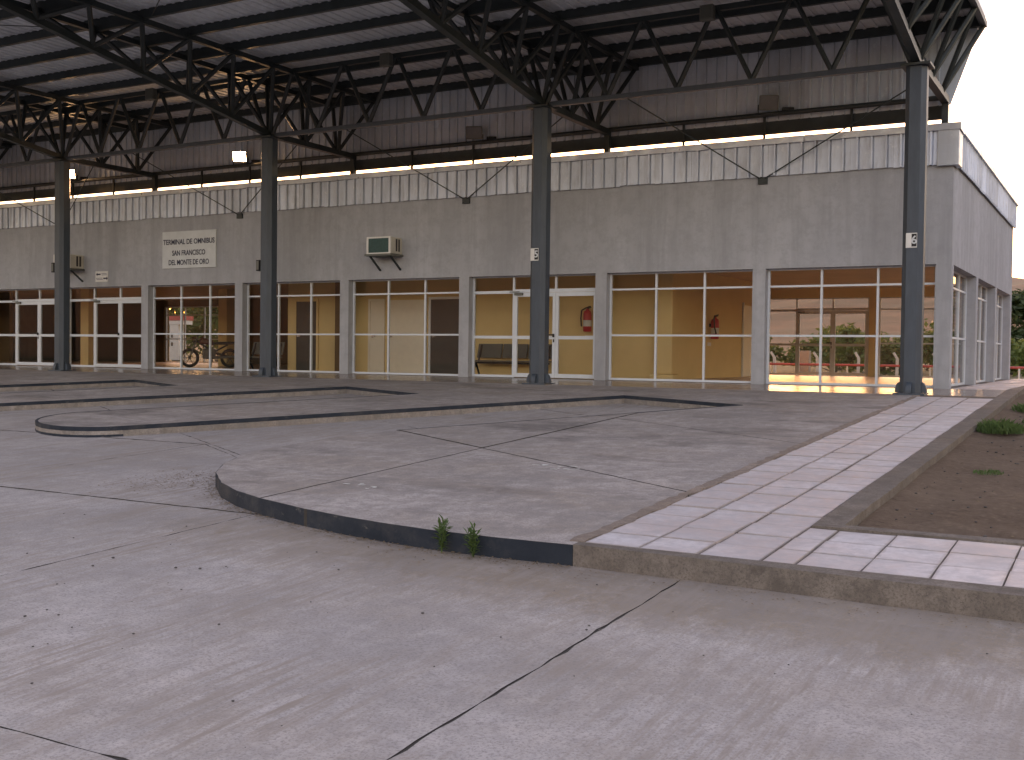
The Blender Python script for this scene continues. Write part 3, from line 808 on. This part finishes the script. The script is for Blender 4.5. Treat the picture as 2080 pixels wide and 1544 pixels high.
# tie rods down to brackets on the wall
for k in range(5):
    bx = -6.94-7.4*k
    MB().box(bx-.10, bx+.10, -.05, -.001, 4.24, 4.38).build('wall_bracket', M['steel'], can)
    MB().tube((bx+.06, -.06, 4.36), (CX[k], -.55, ZLc-.03), .014, 6).build('tie_rod', M['steel'], can)
    MB().tube((bx-.06, -.06, 4.36), (bx-2.45, CY+.02, ZLc-.08), .014, 6).build('tie_rod', M['steel'], can)

# ------------------------------------------------------------------ floodlights, boxes, signs, units on the wall
def flood(x, lit, label):
    t = thing('floodlight', (x, 1.66, ZLc+.10), label, 'floodlight', 'floodlights along the rear canopy rail')
    t.rotation_euler = (0, 0, rad(24)); t.scale = (.88, .88, .88)
    bm = MB()
    # tapered housing, mouth towards -y and tilted down
    f_ = [(-.23, -.08, .03), (.23, -.08, .03), (.23, -.18, .36), (-.23, -.18, .36)]; r_ = [(-.11, .08, .08), (.11, .08, .08), (.11, .10, .27), (-.11, .10, .27)]
    bm.add(f_ + r_, [(4,5,6,7), (0,1,5,4), (1,2,6,5), (2,3,7,6), (3,0,4,7)])
    # rim
    for a, b in ((0,1), (1,2), (2,3), (3,0)): bm.bar(f_[a], f_[b], .03, .03)
    bm.build('housing', M['boxgrey'], t)
    MB().add([(-.215, -.088, .045), (.215, -.088, .045), (.215, -.178, .345), (-.215, -.178, .345), (-.215, -.080, .045), (.215, -.080, .045), (.215, -.170, .345), (-.215, -.170, .345)],
             [(0,1,2,3), (7,6,5,4), (0,4,5,1), (1,5,6,2), (2,6,7,3), (3,7,4,0)]).build('lamp_glass', M['lamp_on' if lit else 'lamp_off'], t)
    MB().bar((-.25, 0, .17), (-.25, 0, -.04), .02, .04).bar((.25, 0, .17), (.25, 0, -.04), .02, .04).bar((-.26, 0, -.05), (.26, 0, -.05), .05, .02).build('bracket', M['steel'], t)
    MB().box(.36, .66, .0, .14, -.02, .11).build('ballast_box', M['black'], t, bevel=.012)
flood(-7.35, False, 'unlit grey floodlight nearest the canopy end, beside column six')
flood(-15.15, False, 'unlit floodlight turned half away, left of column five')
flood(-23.3, True, 'bright lit floodlight just left of column four')
flood(-30.8, True, 'small lit floodlight half hidden by the leftmost column')
def cbox(x, z, label, sx=.28, sz=.3):
    t = thing('loudspeaker', (x, CY-.12, z), label, 'loudspeaker', 'square boxes on the canopy beam')
    MB().box(-sx/2, sx/2, -.11, .06, -sz/2, sz/2).build('casing', M['boxgrey'], t, bevel=.015)
    MB().box(-sx/2+.03, sx/2-.03, -.118, -.111, -sz/2+.03, sz/2-.03).build('grille', M['bench'], t)
    MB().bar((0, .06, 0), (0, .12, 0), .04, .04).build('bracket', M['steel'], t)
cbox(-15.5, 7.46, 'square box high on the beam between columns four and five')
cbox(-23.3, 7.46, 'square box high on the beam between columns three and four')
cbox(-7.6, 7.46, 'square box high on the beam between columns five and six')

def text_mesh(body, size, bold=.0):
    c = bpy.data.curves.new('text', 'FONT'); c.body = body; c.size = size; c.align_x = 'CENTER'; c.align_y = 'CENTER'; c.offset = bold; c.extrude = .002; c.resolution_u = 3
    o = bpy.data.objects.new('text', c); col.objects.link(o); bpy.context.view_layer.update()
    me = bpy.data.meshes.new_from_object(o.evaluated_get(bpy.context.evaluated_depsgraph_get())); bpy.data.objects.remove(o); me.materials.clear(); return me
def lettering(name, body, size, loc, material, parent, bold=.004, fit=None):
    me = text_mesh(body, size, bold)
    o = _put(name, me, material, parent, loc, (math.pi/2, 0, 0))
    if fit:
        xs_ = [v.co.x for v in me.vertices]; o.scale = (fit/(max(xs_)-min(xs_)), 1, 1)
    return o
sg = thing('name_sign', (-23.67, -.045, 3.45), 'white board reading TERMINAL DE OMNIBUS SAN FRANCISCO DEL MONTE DE ORO on the grey wall', 'sign')
box(-1.05, 1.05, 0, .043, -.53, .53).build('board', M['signwhite'], sg)
for body, z, fit in (('TERMINAL DE OMNIBUS', .22, 2.02), ('SAN FRANCISCO', -.10, 1.30), ('DEL MONTE DE ORO', -.37, 1.58)):
    lettering('lettering', body, .21, (0, -.004, z), M['ink'], sg, .0035, fit)
nt_ = thing('direction_notice', (-27.32, -.02, 2.76), 'small white notice with blue arrows above the glass doors', 'notice')
box(-.27, .27, 0, .018, -.16, .16).build('board', M['white'], nt_)
def arrow(s, x, z): return MB().add([(x-s*.11, -.004, z), (x-s*.05, -.004, z+.055), (x-s*.05, -.004, z+.022), (x+s*.09, -.004, z+.022), (x+s*.09, -.004, z-.022), (x-s*.05, -.004, z-.022), (x-s*.05, -.004, z-.055),
    (x-s*.11, -.001, z), (x-s*.05, -.001, z+.055), (x-s*.05, -.001, z+.022), (x+s*.09, -.001, z+.022), (x+s*.09, -.001, z-.022), (x-s*.05, -.001, z-.022), (x-s*.05, -.001, z-.055)], [tuple(range(7)), tuple(range(13, 6, -1))] + [(i, (i+1) % 7, 7+(i+1) % 7, 7+i) for i in range(7)])
arrow(1, -.13, .065).build('arrow', M['ink'], nt_); arrow(-1, .17, -.06).build('arrow', M['ink'], nt_)
inkgrey = simple('faded_ink', (.2, .2, .26), .7, bmp=0)
for z, x0, x1 in ((.085, .0, .22), (.045, .0, .24), (-.05, -.24, .04), (-.09, -.22, .05)): box(x0, x1, -.003, -.0005, z-.009, z+.009).build('lettering', inkgrey, nt_)

def ac_unit(x, label, z=3.03):
    t = thing('air_conditioner', (x, 0, z), label, 'air conditioner', 'window air conditioners on the front wall')
    d = .52
    c = MB().box(-.36, .36, -d+.04, -.001, .03, .44); c.build('casing', M['acwhite'], t, bevel=.008)
    f_ = MB().box(-.37, -.315, -d, -d+.038, .02, .45).box(.315, .37, -d, -d+.038, .02, .45).box(-.315, .315, -d+.001, -d+.037, .41, .449).box(-.315, .315, -d+.001, -d+.037, .021, .05)
    f_.build('front_frame', M['white'], t)
    co = box(-.314, .314, -d+.015, -d+.037, .051, .409).build('coil', M['acgreen'], t)
    fins = MB()
    for i in range(24): fins.box(-.305+i*.0263, -.299+i*.0263, -d+.008, -d+.0145, .055, .405)
    fins.build('fins', M['acgreen'], co)
    for yy in (-.24, -.13): box(.361, .364, yy-.035, yy+.035, .09, .40).build('louvre', M['darkdoor'], t)
    sh = MB().box(-.41, .41, -d-.03, -.001, -.03, .018); sh.build('shelf', M['boxgrey'], t)
    for s in (-.30, .33): MB().bar((s, -d+.06, -.03), (s, -.01, -.36), .04, .04).build('brace', M['steel'], t)
ac_unit(-16.62, 'window air conditioner with green coil jutting from the wall beside column four')
ac_unit(-28.5, 'window air conditioner half hidden behind the leftmost column', 2.98)

def number_plate(cx, digit, label):
    t = thing('number_plate', (cx, CY-W2-.012, 2.75), label, 'number plate', 'bay number plates on the columns')
    box(-.10, .095, 0, .010, -.135, .135).build('board', M['white'], t)
    box(.0, .088, -.003, -.0005, -.115, .118).build('panel', M['black'], t)
    lettering('digit', digit, .21, (.044, -.006, 0), M['signwhite'], t, .004)
number_plate(CX[1]-.04, '5', 'white and black plate with number 5 on the second column from the right')
number_plate(CX[0]-.01, '6', 'white and black plate with number 6 on the rightmost column')
for cx, zz, lb in ((CX[2], 2.74, 'small dark switch box on the column beside the lit floodlight'), (CX[3], 2.9, 'small dark switch box on the leftmost column')):
    t = thing('switch_box', (cx-W2-.05, CY-.05, zz), lb, 'switch box', 'switch boxes on the columns')
    box(-.06, .05, -.1, .1, -.14, .14).build('casing', M['black'], t, bevel=.01); box(-.045, .035, -.107, -.101, -.11, .11).build('lid', M['boxgrey'], t)

# ------------------------------------------------------------------ things inside the hall
def extinguisher(loc, rz, label):
    t = thing('fire_extinguisher', loc, label, 'extinguisher', 'fire extinguishers on the yellow walls', rz); t.scale = (1.25, 1.25, 1.12)
    MB().lathe((0, -.12, 0), [(.07, 0), (.085, .02), (.085, .40), (.07, .46), (.03, .49), (.03, .52)], 14).build('cylinder', M['red'], t, smooth=True)
    MB().bar((-.02, -.12, .54), (.08, -.16, .57), .03, .02).bar((0, -.12, .52), (.09, -.15, .545), .03, .015).build('valve', M['black'], t)
    h = MB(); pts = [(-.03, -.12, .54), (-.12, -.14, .48), (-.13, -.15, .30), (-.10, -.18, .12)]
    for a, b in zip(pts[:-1], pts[1:]): h.tube(a, b, .016, 6)
    h.build('hose', M['black'], t)
    MB().lathe((0, -.12, 0), [(.0862, .12), (.0862, .26)], 14).build('paper_label', M['signwhite'], t)
    box(-.02, .02, -.04, 0, .28, .36).build('bracket', M['black'], t)
    MB().box(-.11, .11, -.004, 0, -.16, -.08).build('wall_card', M['white'], t)
extinguisher((-12.0, PY, 1.15), 0, 'red fire extinguisher seen through the glass door beside column five')
extinguisher((-9.68, 4.6, 1.02), rad(90), 'red fire extinguisher on the shaded yellow wall in the next bay right')
def bench(x0, x1, label):
    t = thing('waiting_bench', ((x0+x1)/2, PY-.35, 0), label, 'bench', 'benches along the yellow wall')
    w_ = (x1-x0)/2; n = 3
    for i in range(n):
        a = -w_ + 2*w_*i/n+.02; b = -w_ + 2*w_*(i+1)/n-.02
        box(a, b, -.25, .18, .36, .395).build('seat', M['bench'], t); 
        MB().add([(a, .19, .46), (b, .19, .46), (b, .29, .83), (a, .29, .83), (a, .215, .455), (b, .215, .455), (b, .315, .825), (a, .315, .825)], [(0,1,2,3), (7,6,5,4), (0,4,5,1), (1,5,6,2), (2,6,7,3), (3,7,4,0)]).build('backrest', M['bench'], t)
    MB().bar((-w_, -.03, .33), (w_, -.03, .33), .06, .05).build('beam', M['black'], t)
    for s in (-w_+.12, w_-.12): MB().bar((s, -.22, 0), (s, -.03, .33), .04, .04).bar((s, .16, 0), (s, -.03, .33), .04, .04).bar((s, .1, .34), (s, .27, .8), .04, .03).build('leg', M['black'], t)
bench(-15.25, -12.95, 'metal waiting bench behind the glass doors beside column five')
bench(-23.2, -21.95, 'short metal bench at the end of the yellow wall behind column four')

def motorcycle(loc, rz):
    t = thing('motorcycle', loc, 'dark motorcycle parked inside the hall behind the third glazed bay', 'motorcycle', None, rz)
    for x_ in (-.62, .66):
        def torus(R_, r_):
            m = MB(); n, k = 20, 8
            for i in range(n):
                a = 2*math.pi*i/n
                for j in range(k):
                    b = 2*math.pi*j/k; rr = R_ + r_*math.cos(b)
                    m.v.append((x_+rr*math.cos(a), r_*math.sin(b), .31+rr*math.sin(a)))
            m.f = [(i*k+j, ((i+1) % n)*k+j, ((i+1) % n)*k+(j+1) % k, i*k+(j+1) % k) for i in range(n) for j in range(k)]
            return m
        wv = torus(.26, .05).build('wheel', M['black'], t, smooth=True)
        rim = MB().lathe((x_, 0, .31), [(.05, -.06), (.05, .06)], 10, 'y')
        for i in range(6):
            a = i*math.pi/3; rim.bar((x_, 0, .31), (x_+.22*math.cos(a), 0, .31+.22*math.sin(a)), .02, .02)
        rim.build('rim', M['boxgrey'], wv)
    MB().add([(-.1, -.11, .72), (.38, -.12, .78), (.38, .12, .78), (-.1, .11, .72), (-.08, -.09, .88), (.30, -.10, .98), (.30, .10, .98), (-.08, .09, .88)], [(0,3,2,1), (4,5,6,7), (0,1,5,4), (1,2,6,5), (2,3,7,6), (3,0,4,7)]).build('tank', simple('tank_paint', (.10, .012, .012), .3, bmp=0), t, bevel=.04)
    MB().add([(-.80, -.10, .76), (-.05, -.13, .74), (-.05, .13, .74), (-.80, .10, .76), (-.78, -.08, .86), (-.05, -.10, .83), (-.05, .10, .83), (-.78, .08, .86)], [(0,3,2,1), (4,5,6,7), (0,1,5,4), (1,2,6,5), (2,3,7,6), (3,0,4,7)]).build('seat', M['black'], t, bevel=.03)
    MB().box(-.16, .24, -.14, .14, .28, .62).build('engine', M['boxgrey'], t, bevel=.04)
    MB().tube((.1, .16, .32), (-.85, .17, .36), .045, 10).build('exhaust', M['boxgrey'], t)
    MB().tube((.66, .08, .31), (.42, .08, .98), .024, 8).tube((.66, -.08, .31), (.42, -.08, .98), .024, 8).build('fork', M['boxgrey'], t)
    MB().tube((.36, -.36, 1.04), (.44, 0, 1.0), .014, 6).tube((.44, 0, 1.0), (.36, .36, 1.04), .014, 6).build('handlebar', M['black'], t)
    MB().lathe((.5, 0, .90), [(.05, -.06), (.095, .0), (.10, .06)], 12, 'x').build('headlight', M['chrome'], t)
    MB().bar((-.62, 0, .33), (-.1, 0, .5), .06, .08).bar((-.1, 0, .5), (.42, 0, .85), .06, .06).bar((-.55, 0, .75), (-.1, 0, .5), .05, .05).build('frame', M['black'], t)
    MB().bar((-.05, .1, .28), (.02, .3, 0), .025, .025).build('kickstand', M['black'], t)
motorcycle((-26.2, 3.4, -.002), rad(232))

# ------------------------------------------------------------------ beyond the building
def tree(name, loc, h, rx, n, label, cat, group=None, mat='leaf', trunk=True, seed=0, leaf=.16):
    r = random.Random(seed); t = thing(name, loc, label, cat, group)
    cl = []
    for i in range(max(6, int(n/140))):
        a = r.uniform(0, 2*math.pi); e = r.uniform(-.35, 1); q = r.uniform(.25, .95)
        cl.append((math.cos(a)*rx*q*math.sqrt(max(.05, 1-e*e*.7)), math.sin(a)*rx*q*math.sqrt(max(.05, 1-e*e*.7)), h*(.58 if trunk else .45)+e*h*(.40 if trunk else .5), r.uniform(.16, .36)*rx))
    m = MB()
    for i in range(n):
        c = r.choice(cl); d = Vector((r.gauss(0, 1), r.gauss(0, 1), r.gauss(0, .8))).normalized()*c[3]*r.uniform(.55, 1.1)
        p = Vector(c[:3])+d
        if p.z < .02: p.z = abs(p.z)*.3+.02
        a = Vector((r.gauss(0, 1), r.gauss(0, 1), r.gauss(0, .7))).normalized(); b = a.cross(Vector((r.gauss(0, 1), r.gauss(0, 1), r.gauss(0, 1)))).normalized()
        s = leaf*r.uniform(.6, 1.4)
        o = len(m.v); m.v += [tuple(p-a*s), tuple(p+b*s*.5), tuple(p+a*s), tuple(p-b*s*.5)]; m.f.append((o, o+1, o+2, o+3))
    m.build('crown', M[mat], t, fix=False)
    k = MB()
    if trunk: k.tube((0, 0, -.3), (.05, .02, h*.4), h*.045, 8, h*.028)
    top = Vector((.05, .02, h*.4)) if trunk else Vector((0, 0, 0))
    for c in cl[:9]: k.tube(top if not trunk else (top*(r.uniform(.7, 1))), c[:3], h*.014 if trunk else .025, 5, .006)
    k.build('trunk', M['bark'], t); return t
GZ = -.30
tree('shade_tree', (-5.6, 58, GZ), 5.2, 3.4, 5200, 'dense dark tree standing right of the building end', 'tree', None, 'leafdark', True, 5, .22)
tree('shade_tree', (2.5, 66, GZ), 6.6, 4.2, 3800, 'dark tree at the far right beyond the earth lot', 'tree', None, 'leafdark', True, 8, .24)
for i, (x, y, h, r_) in enumerate(((15.5, -3, 8.0, 4.2), (17, 7, 8.6, 4.6), (15.8, 17, 8.2, 4.4), (16.5, 28, 8.6, 4.6), (15, 39, 8, 4.4))):  # row out of view, added to hold sky light off the side wall
    tree('shade_tree', (x, y, P(y)-.2), h, r_, 3200, 'unseen dark tree added right of the earth lot to darken the side wall, %s from the yard' % ('nearest', 'second', 'third', 'fourth', 'fifth')[i], 'tree', 'unseen trees added to darken the side wall', 'leafdark', True, 70+i, .30)
for i, (x, y, h, r_, lb) in enumerate(((-19.5, 38, 3.0, 2.2, 'leftmost green bush behind the white fence posts seen through the corner window'),
        (-14.6, 40, 3.2, 2.6, 'bright green bush seen between the left and middle fence posts'), (-11.2, 36, 2.3, 2.0, 'low green bush seen behind the middle fence post'),
        (-9.0, 44, 3.3, 2.7, 'round green bush seen near the right fence post'), (-6.0, 39, 2.4, 2.3, 'green bush beside column six seen through the corner window'),
        (-17.0, 52, 3.4, 3.0, 'far olive bush behind the leftmost bush'), (-7.5, 58, 3.6, 3.2, 'far olive bush behind the right fence post'), (-12.8, 60, 3.4, 3.2, 'far olive bush behind the middle bushes'))):
    tree('bush', (x, y, GZ), h*.74, r_, 2300, lb, 'bush', 'bushes behind the white fence posts', 'leaf', False, 20+i, .17)
for i, (x, y, h, r_, lb) in enumerate(((-55, 30, 5.0, 4.6, 'tall green bush outside the rear window behind the motorcycle'), (-49.0, 27, 4.4, 3.6, 'broad green bush right of the white and red pillar'))):
    tree('bush', (x, y, GZ), h, r_, 2600, lb, 'bush', 'bushes outside the rear window', 'leaf', False, 50+i, .22)
post_m = MB().bar((0, 0, 0), (0, 0, .86), .11, .11).bar((0, 0, .85), (-.16, 0, 1.10), .09, .09).mesh('fence_post'); post_m.materials.append(M['post'])
fp_lab = ['leftmost white concrete fence post with bent top, through the corner window', 'second white bent-top fence post from the left, through the corner window', 'white bent-top fence post in the middle of the corner window', 'white bent-top fence post just left of column six', 'white bent-top fence post right of column six']
for i, x in enumerate((-13.75, -11.88, -10.19, -8.6, -7.0)):
    o = put('fence_post', post_m, None, None, (x, 25, GZ), (0, rad(rj.uniform(-3, 3)), 0)); tag(o, fp_lab[i], 'fence post', 'white fence posts behind the terminal')
rl = thing('barrier_rail', (-8, 18.5, GZ), 'low red barrier rail running behind the terminal', 'barrier')
MB().tube((-22, 0, .60), (14, 0, .60), .045, 8).build('rail', M['redrail'], rl)
for i in range(13): MB().tube((-21.5+2.9*i, 0, 0), (-21.5+2.9*i, 0, .57), .035, 6).build('upright', M['white'], rl)
o = MB().box(-.20, .20, -.15, .15, 0, 1.12).build('gate_pillar', M['block'], bevel=.02); o.location = (-11.05, 19.6, GZ); tag(o, 'squat pale concrete pillar beside the red barrier rail', 'pillar')
# white and red pillar of the shop beyond the rear window
tp = thing('advertising_pillar', (-44.8, 20, GZ), 'tall white pillar with red top outside the rear window', 'pillar')
MB().box(-.62, .05, -.2, .2, .28, 2.20).build('panel', M['white'], tp, bevel=.03)
MB().box(-.62, .66, -.22, .22, 2.205, 2.42).build('canopy_band', M['white'], tp)
MB().box(-.66, .70, -.25, .25, 2.425, 2.66).build('red_band', M['redrail'], tp)
MB().box(-.5, -.35, -.206, -.2005, 1.5, 1.75).box(-.5, -.35, -.206, -.2005, 1.05, 1.25).build('window_slot', M['darkdoor'], tp)
MB().box(-.5, -.05, -.15, .15, 0, .278).build('foot', M['kerb'], tp)
# parked car at the far right
def car(loc, rz, label):
    t = thing('parked_car', loc, label, 'car', None, rz)
    prof = [(-2.0, .35), (-2.05, .7), (-1.9, .88), (-1.35, .95), (-.75, 1.40), (.45, 1.42), (1.05, .98), (1.85, .86), (2.05, .62), (2.0, .32)]
    m = MB(); k = len(prof)
    for yy, s in ((-.82, 1), (.82, 1)): m.v += [(x_, yy*(.86 if z_ > 1.1 else 1), z_) for x_, z_ in prof]
    m.f = [tuple(range(k)), tuple(range(2*k-1, k-1, -1))] + [(i, (i+1) % k, k+(i+1) % k, k+i) for i in range(k)]
    m.build('body', simple('car_paint', (.03, .03, .035), .3, bmp=0), t, bevel=.05)
    for x_ in (-1.25, 1.25):
        for s in (-.78, .78):
            w_ = MB().lathe((x_, s, .31), [(.31, -.1), (.31, .1)], 18, 'y').build('wheel', M['black'], t); MB().lathe((x_, s, .31), [(.18, -.108), (.18, .108)], 12, 'y').build('rim', M['chrome'], w_)
    for s in (-1, 1): MB().box(-.6, .4, s*.735-.01, s*.735+.01, 1.0, 1.32).build('side_window', M['lamp_off'], t)
    for s in (-.6, .6): MB().box(1.98, 2.06, s-.13, s+.13, .6, .74).build('headlight', M['white'], t)
    for s in (-.65, .65): MB().box(-2.08, -2.0, s-.1, s+.1, .62, .76).build('tail_light', M['red'], t)
car((-4.7, 46, GZ), rad(12), 'dark parked car beyond the red rail right of the building')

# ------------------------------------------------------------------ weeds, grass and litter
def weed(x, y, h, label, seed):
    r = random.Random(seed); t = thing('weed', (x, y, P(y)-.152), label, 'weed', 'weeds growing at the foot of the kerb')
    st = MB(); lf = MB()
    for s in range(7):
        a = r.uniform(0, 6.28); tilt = r.uniform(.05, .30); hh = h*r.uniform(.62, .95) if s else h
        if s == 0: tilt = .05
        dr = Vector((math.cos(a)*tilt, math.sin(a)*tilt, 1)).normalized()
        st.tube((0, 0, 0), dr*hh, .004, 5, .0015)
        n = int(hh/.012)
        for i in range(n):
            f = .12+.88*i/n; p = dr*hh*f; b = r.uniform(0, 6.28); L_ = r.uniform(.045, .085)*(.8+.3*f)
            out_ = Vector((math.cos(b), math.sin(b), r.uniform(.25, .9) + (.8 if f > .85 else 0))).normalized(); sd_ = out_.cross(Vector((0, 0, 1))).normalized()*L_*.13
            tip = p+out_*L_; midp = p+out_*L_*.5+Vector((0, 0, .006)); tip.z -= .012*(1-f)
            o = len(lf.v); lf.v += [tuple(p), tuple(midp+sd_), tuple(tip), tuple(midp-sd_)]; lf.f.append((o, o+1, o+2, o+3))
    lf.build('leaves', M['weed'], t, fix=False); st.build('stem', M['weed'], t)
weed(-4.47, -16.215, .255, 'taller green weed growing against the dark kerb, left of the pair', 1)
weed(-4.19, -16.22, .225, 'shorter bushier green weed growing against the dark kerb, right of the pair', 2)
def tuft(x, y, rx, h, n, label, seed):
    r = random.Random(seed); m = MB()
    for i in range(n):
        a = r.uniform(0, 6.28); q = rx*math.sqrt(r.random()); px, py = math.cos(a)*q, math.sin(a)*q*1.5
        hh = h*r.uniform(.4, 1)*(1-.5*q/rx); b = r.uniform(0, 6.28); ln = Vector((math.cos(b), math.sin(b), 0))*hh*r.uniform(.2, .8); s = Vector((-math.sin(b), math.cos(b), 0))*.006
        o = len(m.v); m.v += [(px-s.x, py-s.y, 0), (px+s.x, py+s.y, 0), (px+ln.x*.5+s.x*.7, py+ln.y*.5+s.y*.7, hh*.7), (px+ln.x, py+ln.y, hh), (px+ln.x*.5-s.x*.7, py+ln.y*.5-s.y*.7, hh*.7)]; m.f.append((o, o+1, o+2, o+3, o+4))
    o = m.build('grass_tuft', M['weed'], None, fix=False); o.location = (x, y, dirt_h(x, y)); tag(o, label, 'grass', 'grass tufts on the bare earth')
tuft(-1.58, -6.6, .32, .24, 900, 'largest green grass clump beside the walkway kerb', 1)
tuft(-1.2, -5.2, .22, .14, 300, 'small grass tuft beyond the largest clump', 2)
tuft(-1.3, -10.6, .16, .05, 160, 'thin flat grass patch in the middle of the bare earth', 3)
tuft(-1.42, -3.2, .3, .22, 500, 'grass clump near the building end of the earth', 4)
r = random.Random(11); lt = MB(); pb = MB()
def flake(m, x, y, z, s, flat=True):
    a = r.uniform(0, 6.28); e = Vector((math.cos(a), math.sin(a), r.uniform(-.25, .25)))*s; f_ = Vector((-math.sin(a), math.cos(a), r.uniform(-.25, .25)))*s*.45; p = Vector((x, y, z+s*.25))
    o = len(m.v); m.v += [tuple(p-e), tuple(p+f_), tuple(p+e), tuple(p-f_)]; m.f.append((o, o+1, o+2, o+3))
zr = lambda y: P(y)-.1455
for i in range(1500):          # leaf crumbs along the foot of the painted kerb
    k = r.random()*(len(front_curve)-4)+0; j = int(k); a = Vector(front_curve[j]); b = Vector(front_curve[j+1]); p = a+(b-a)*(k-j); t = (b-a).normalized(); nn = Vector((-t.y, t.x))
    nn = nn if nn.dot(p-Vector((-5, -12))) > 0 else -nn
    q = p+nn*(abs(r.gauss(0, .085))+.012); flake(lt, q.x, q.y, zr(q.y), r.uniform(.005, .018))
for i in range(700):
    x, y = -8.95+r.gauss(0, .3), -14.5+r.gauss(0, .42); flake(lt, x, y, zr(y), r.uniform(.004, .018))
for i in range(330):
    x, y = r.uniform(-1.8, 2), r.uniform(-14.4, -1); flake(lt, x, y, dirt_h(x, y), r.uniform(.008, .03))
for i in range(500):
    x = r.uniform(-4.9, 3); y = -16.22-.03*max(0, x+3.4)-abs(r.gauss(0, .13)); flake(lt, x, y, zr(y), r.uniform(.005, .014))
tag(lt.build('leaf_litter', M['litter'], fix=False), 'dry leaf crumbs swept against the kerb', 'litter', kind='stuff')
for i in range(150):
    x, y = r.uniform(-11, 1.5), r.uniform(-20.5, -16.3); s = r.choice((.004, .006, .008, .011)) * r.uniform(.7, 1.3)
    pb.lathe((x, y, zr(y)), [(s*.6, 0), (s, s*.35), (s*.5, s*.7)], 5)
for i in range(420):
    x, y = r.uniform(-1.75, 2), r.uniform(-14.5, -2); s = r.uniform(.004, .02); pb.lathe((x, y, dirt_h(x, y)), [(s*.6, 0), (s, s*.35), (s*.5, s*.7)], 5)
tag(pb.build('pebbles', M['pebble']), 'scattered small stones on the concrete and earth', 'pebbles', kind='stuff')

fl_ = MB()
def fleck(x, y, a, b):
    k = 9; o = len(fl_.v)
    for z in (.0035, .0055): fl_.v += [(x+a*math.cos(6.283*i/k)*r.uniform(.5, 1), y+b*math.sin(6.283*i/k)*r.uniform(.5, 1), P(y)+z) for i in range(k)]
    fl_.f += [tuple(o+k+i for i in range(k))] + [(o+i, o+(i+1) % k, o+k+(i+1) % k, o+k+i) for i in range(k)]
for cx_, cy_q, n_k in ((-5.35, -12.75, 7), (-5.05, -12.95, 5), (-6.45, -14.75, 6)):
    for i in range(n_k): fleck(cx_+r.gauss(0, .14), cy_q+r.gauss(0, .07), r.uniform(.015, .06), r.uniform(.01, .03))
tag(fl_.build('paint_flecks', M['white']), 'splashes of white paint on the near raised finger', 'paint', kind='stuff')
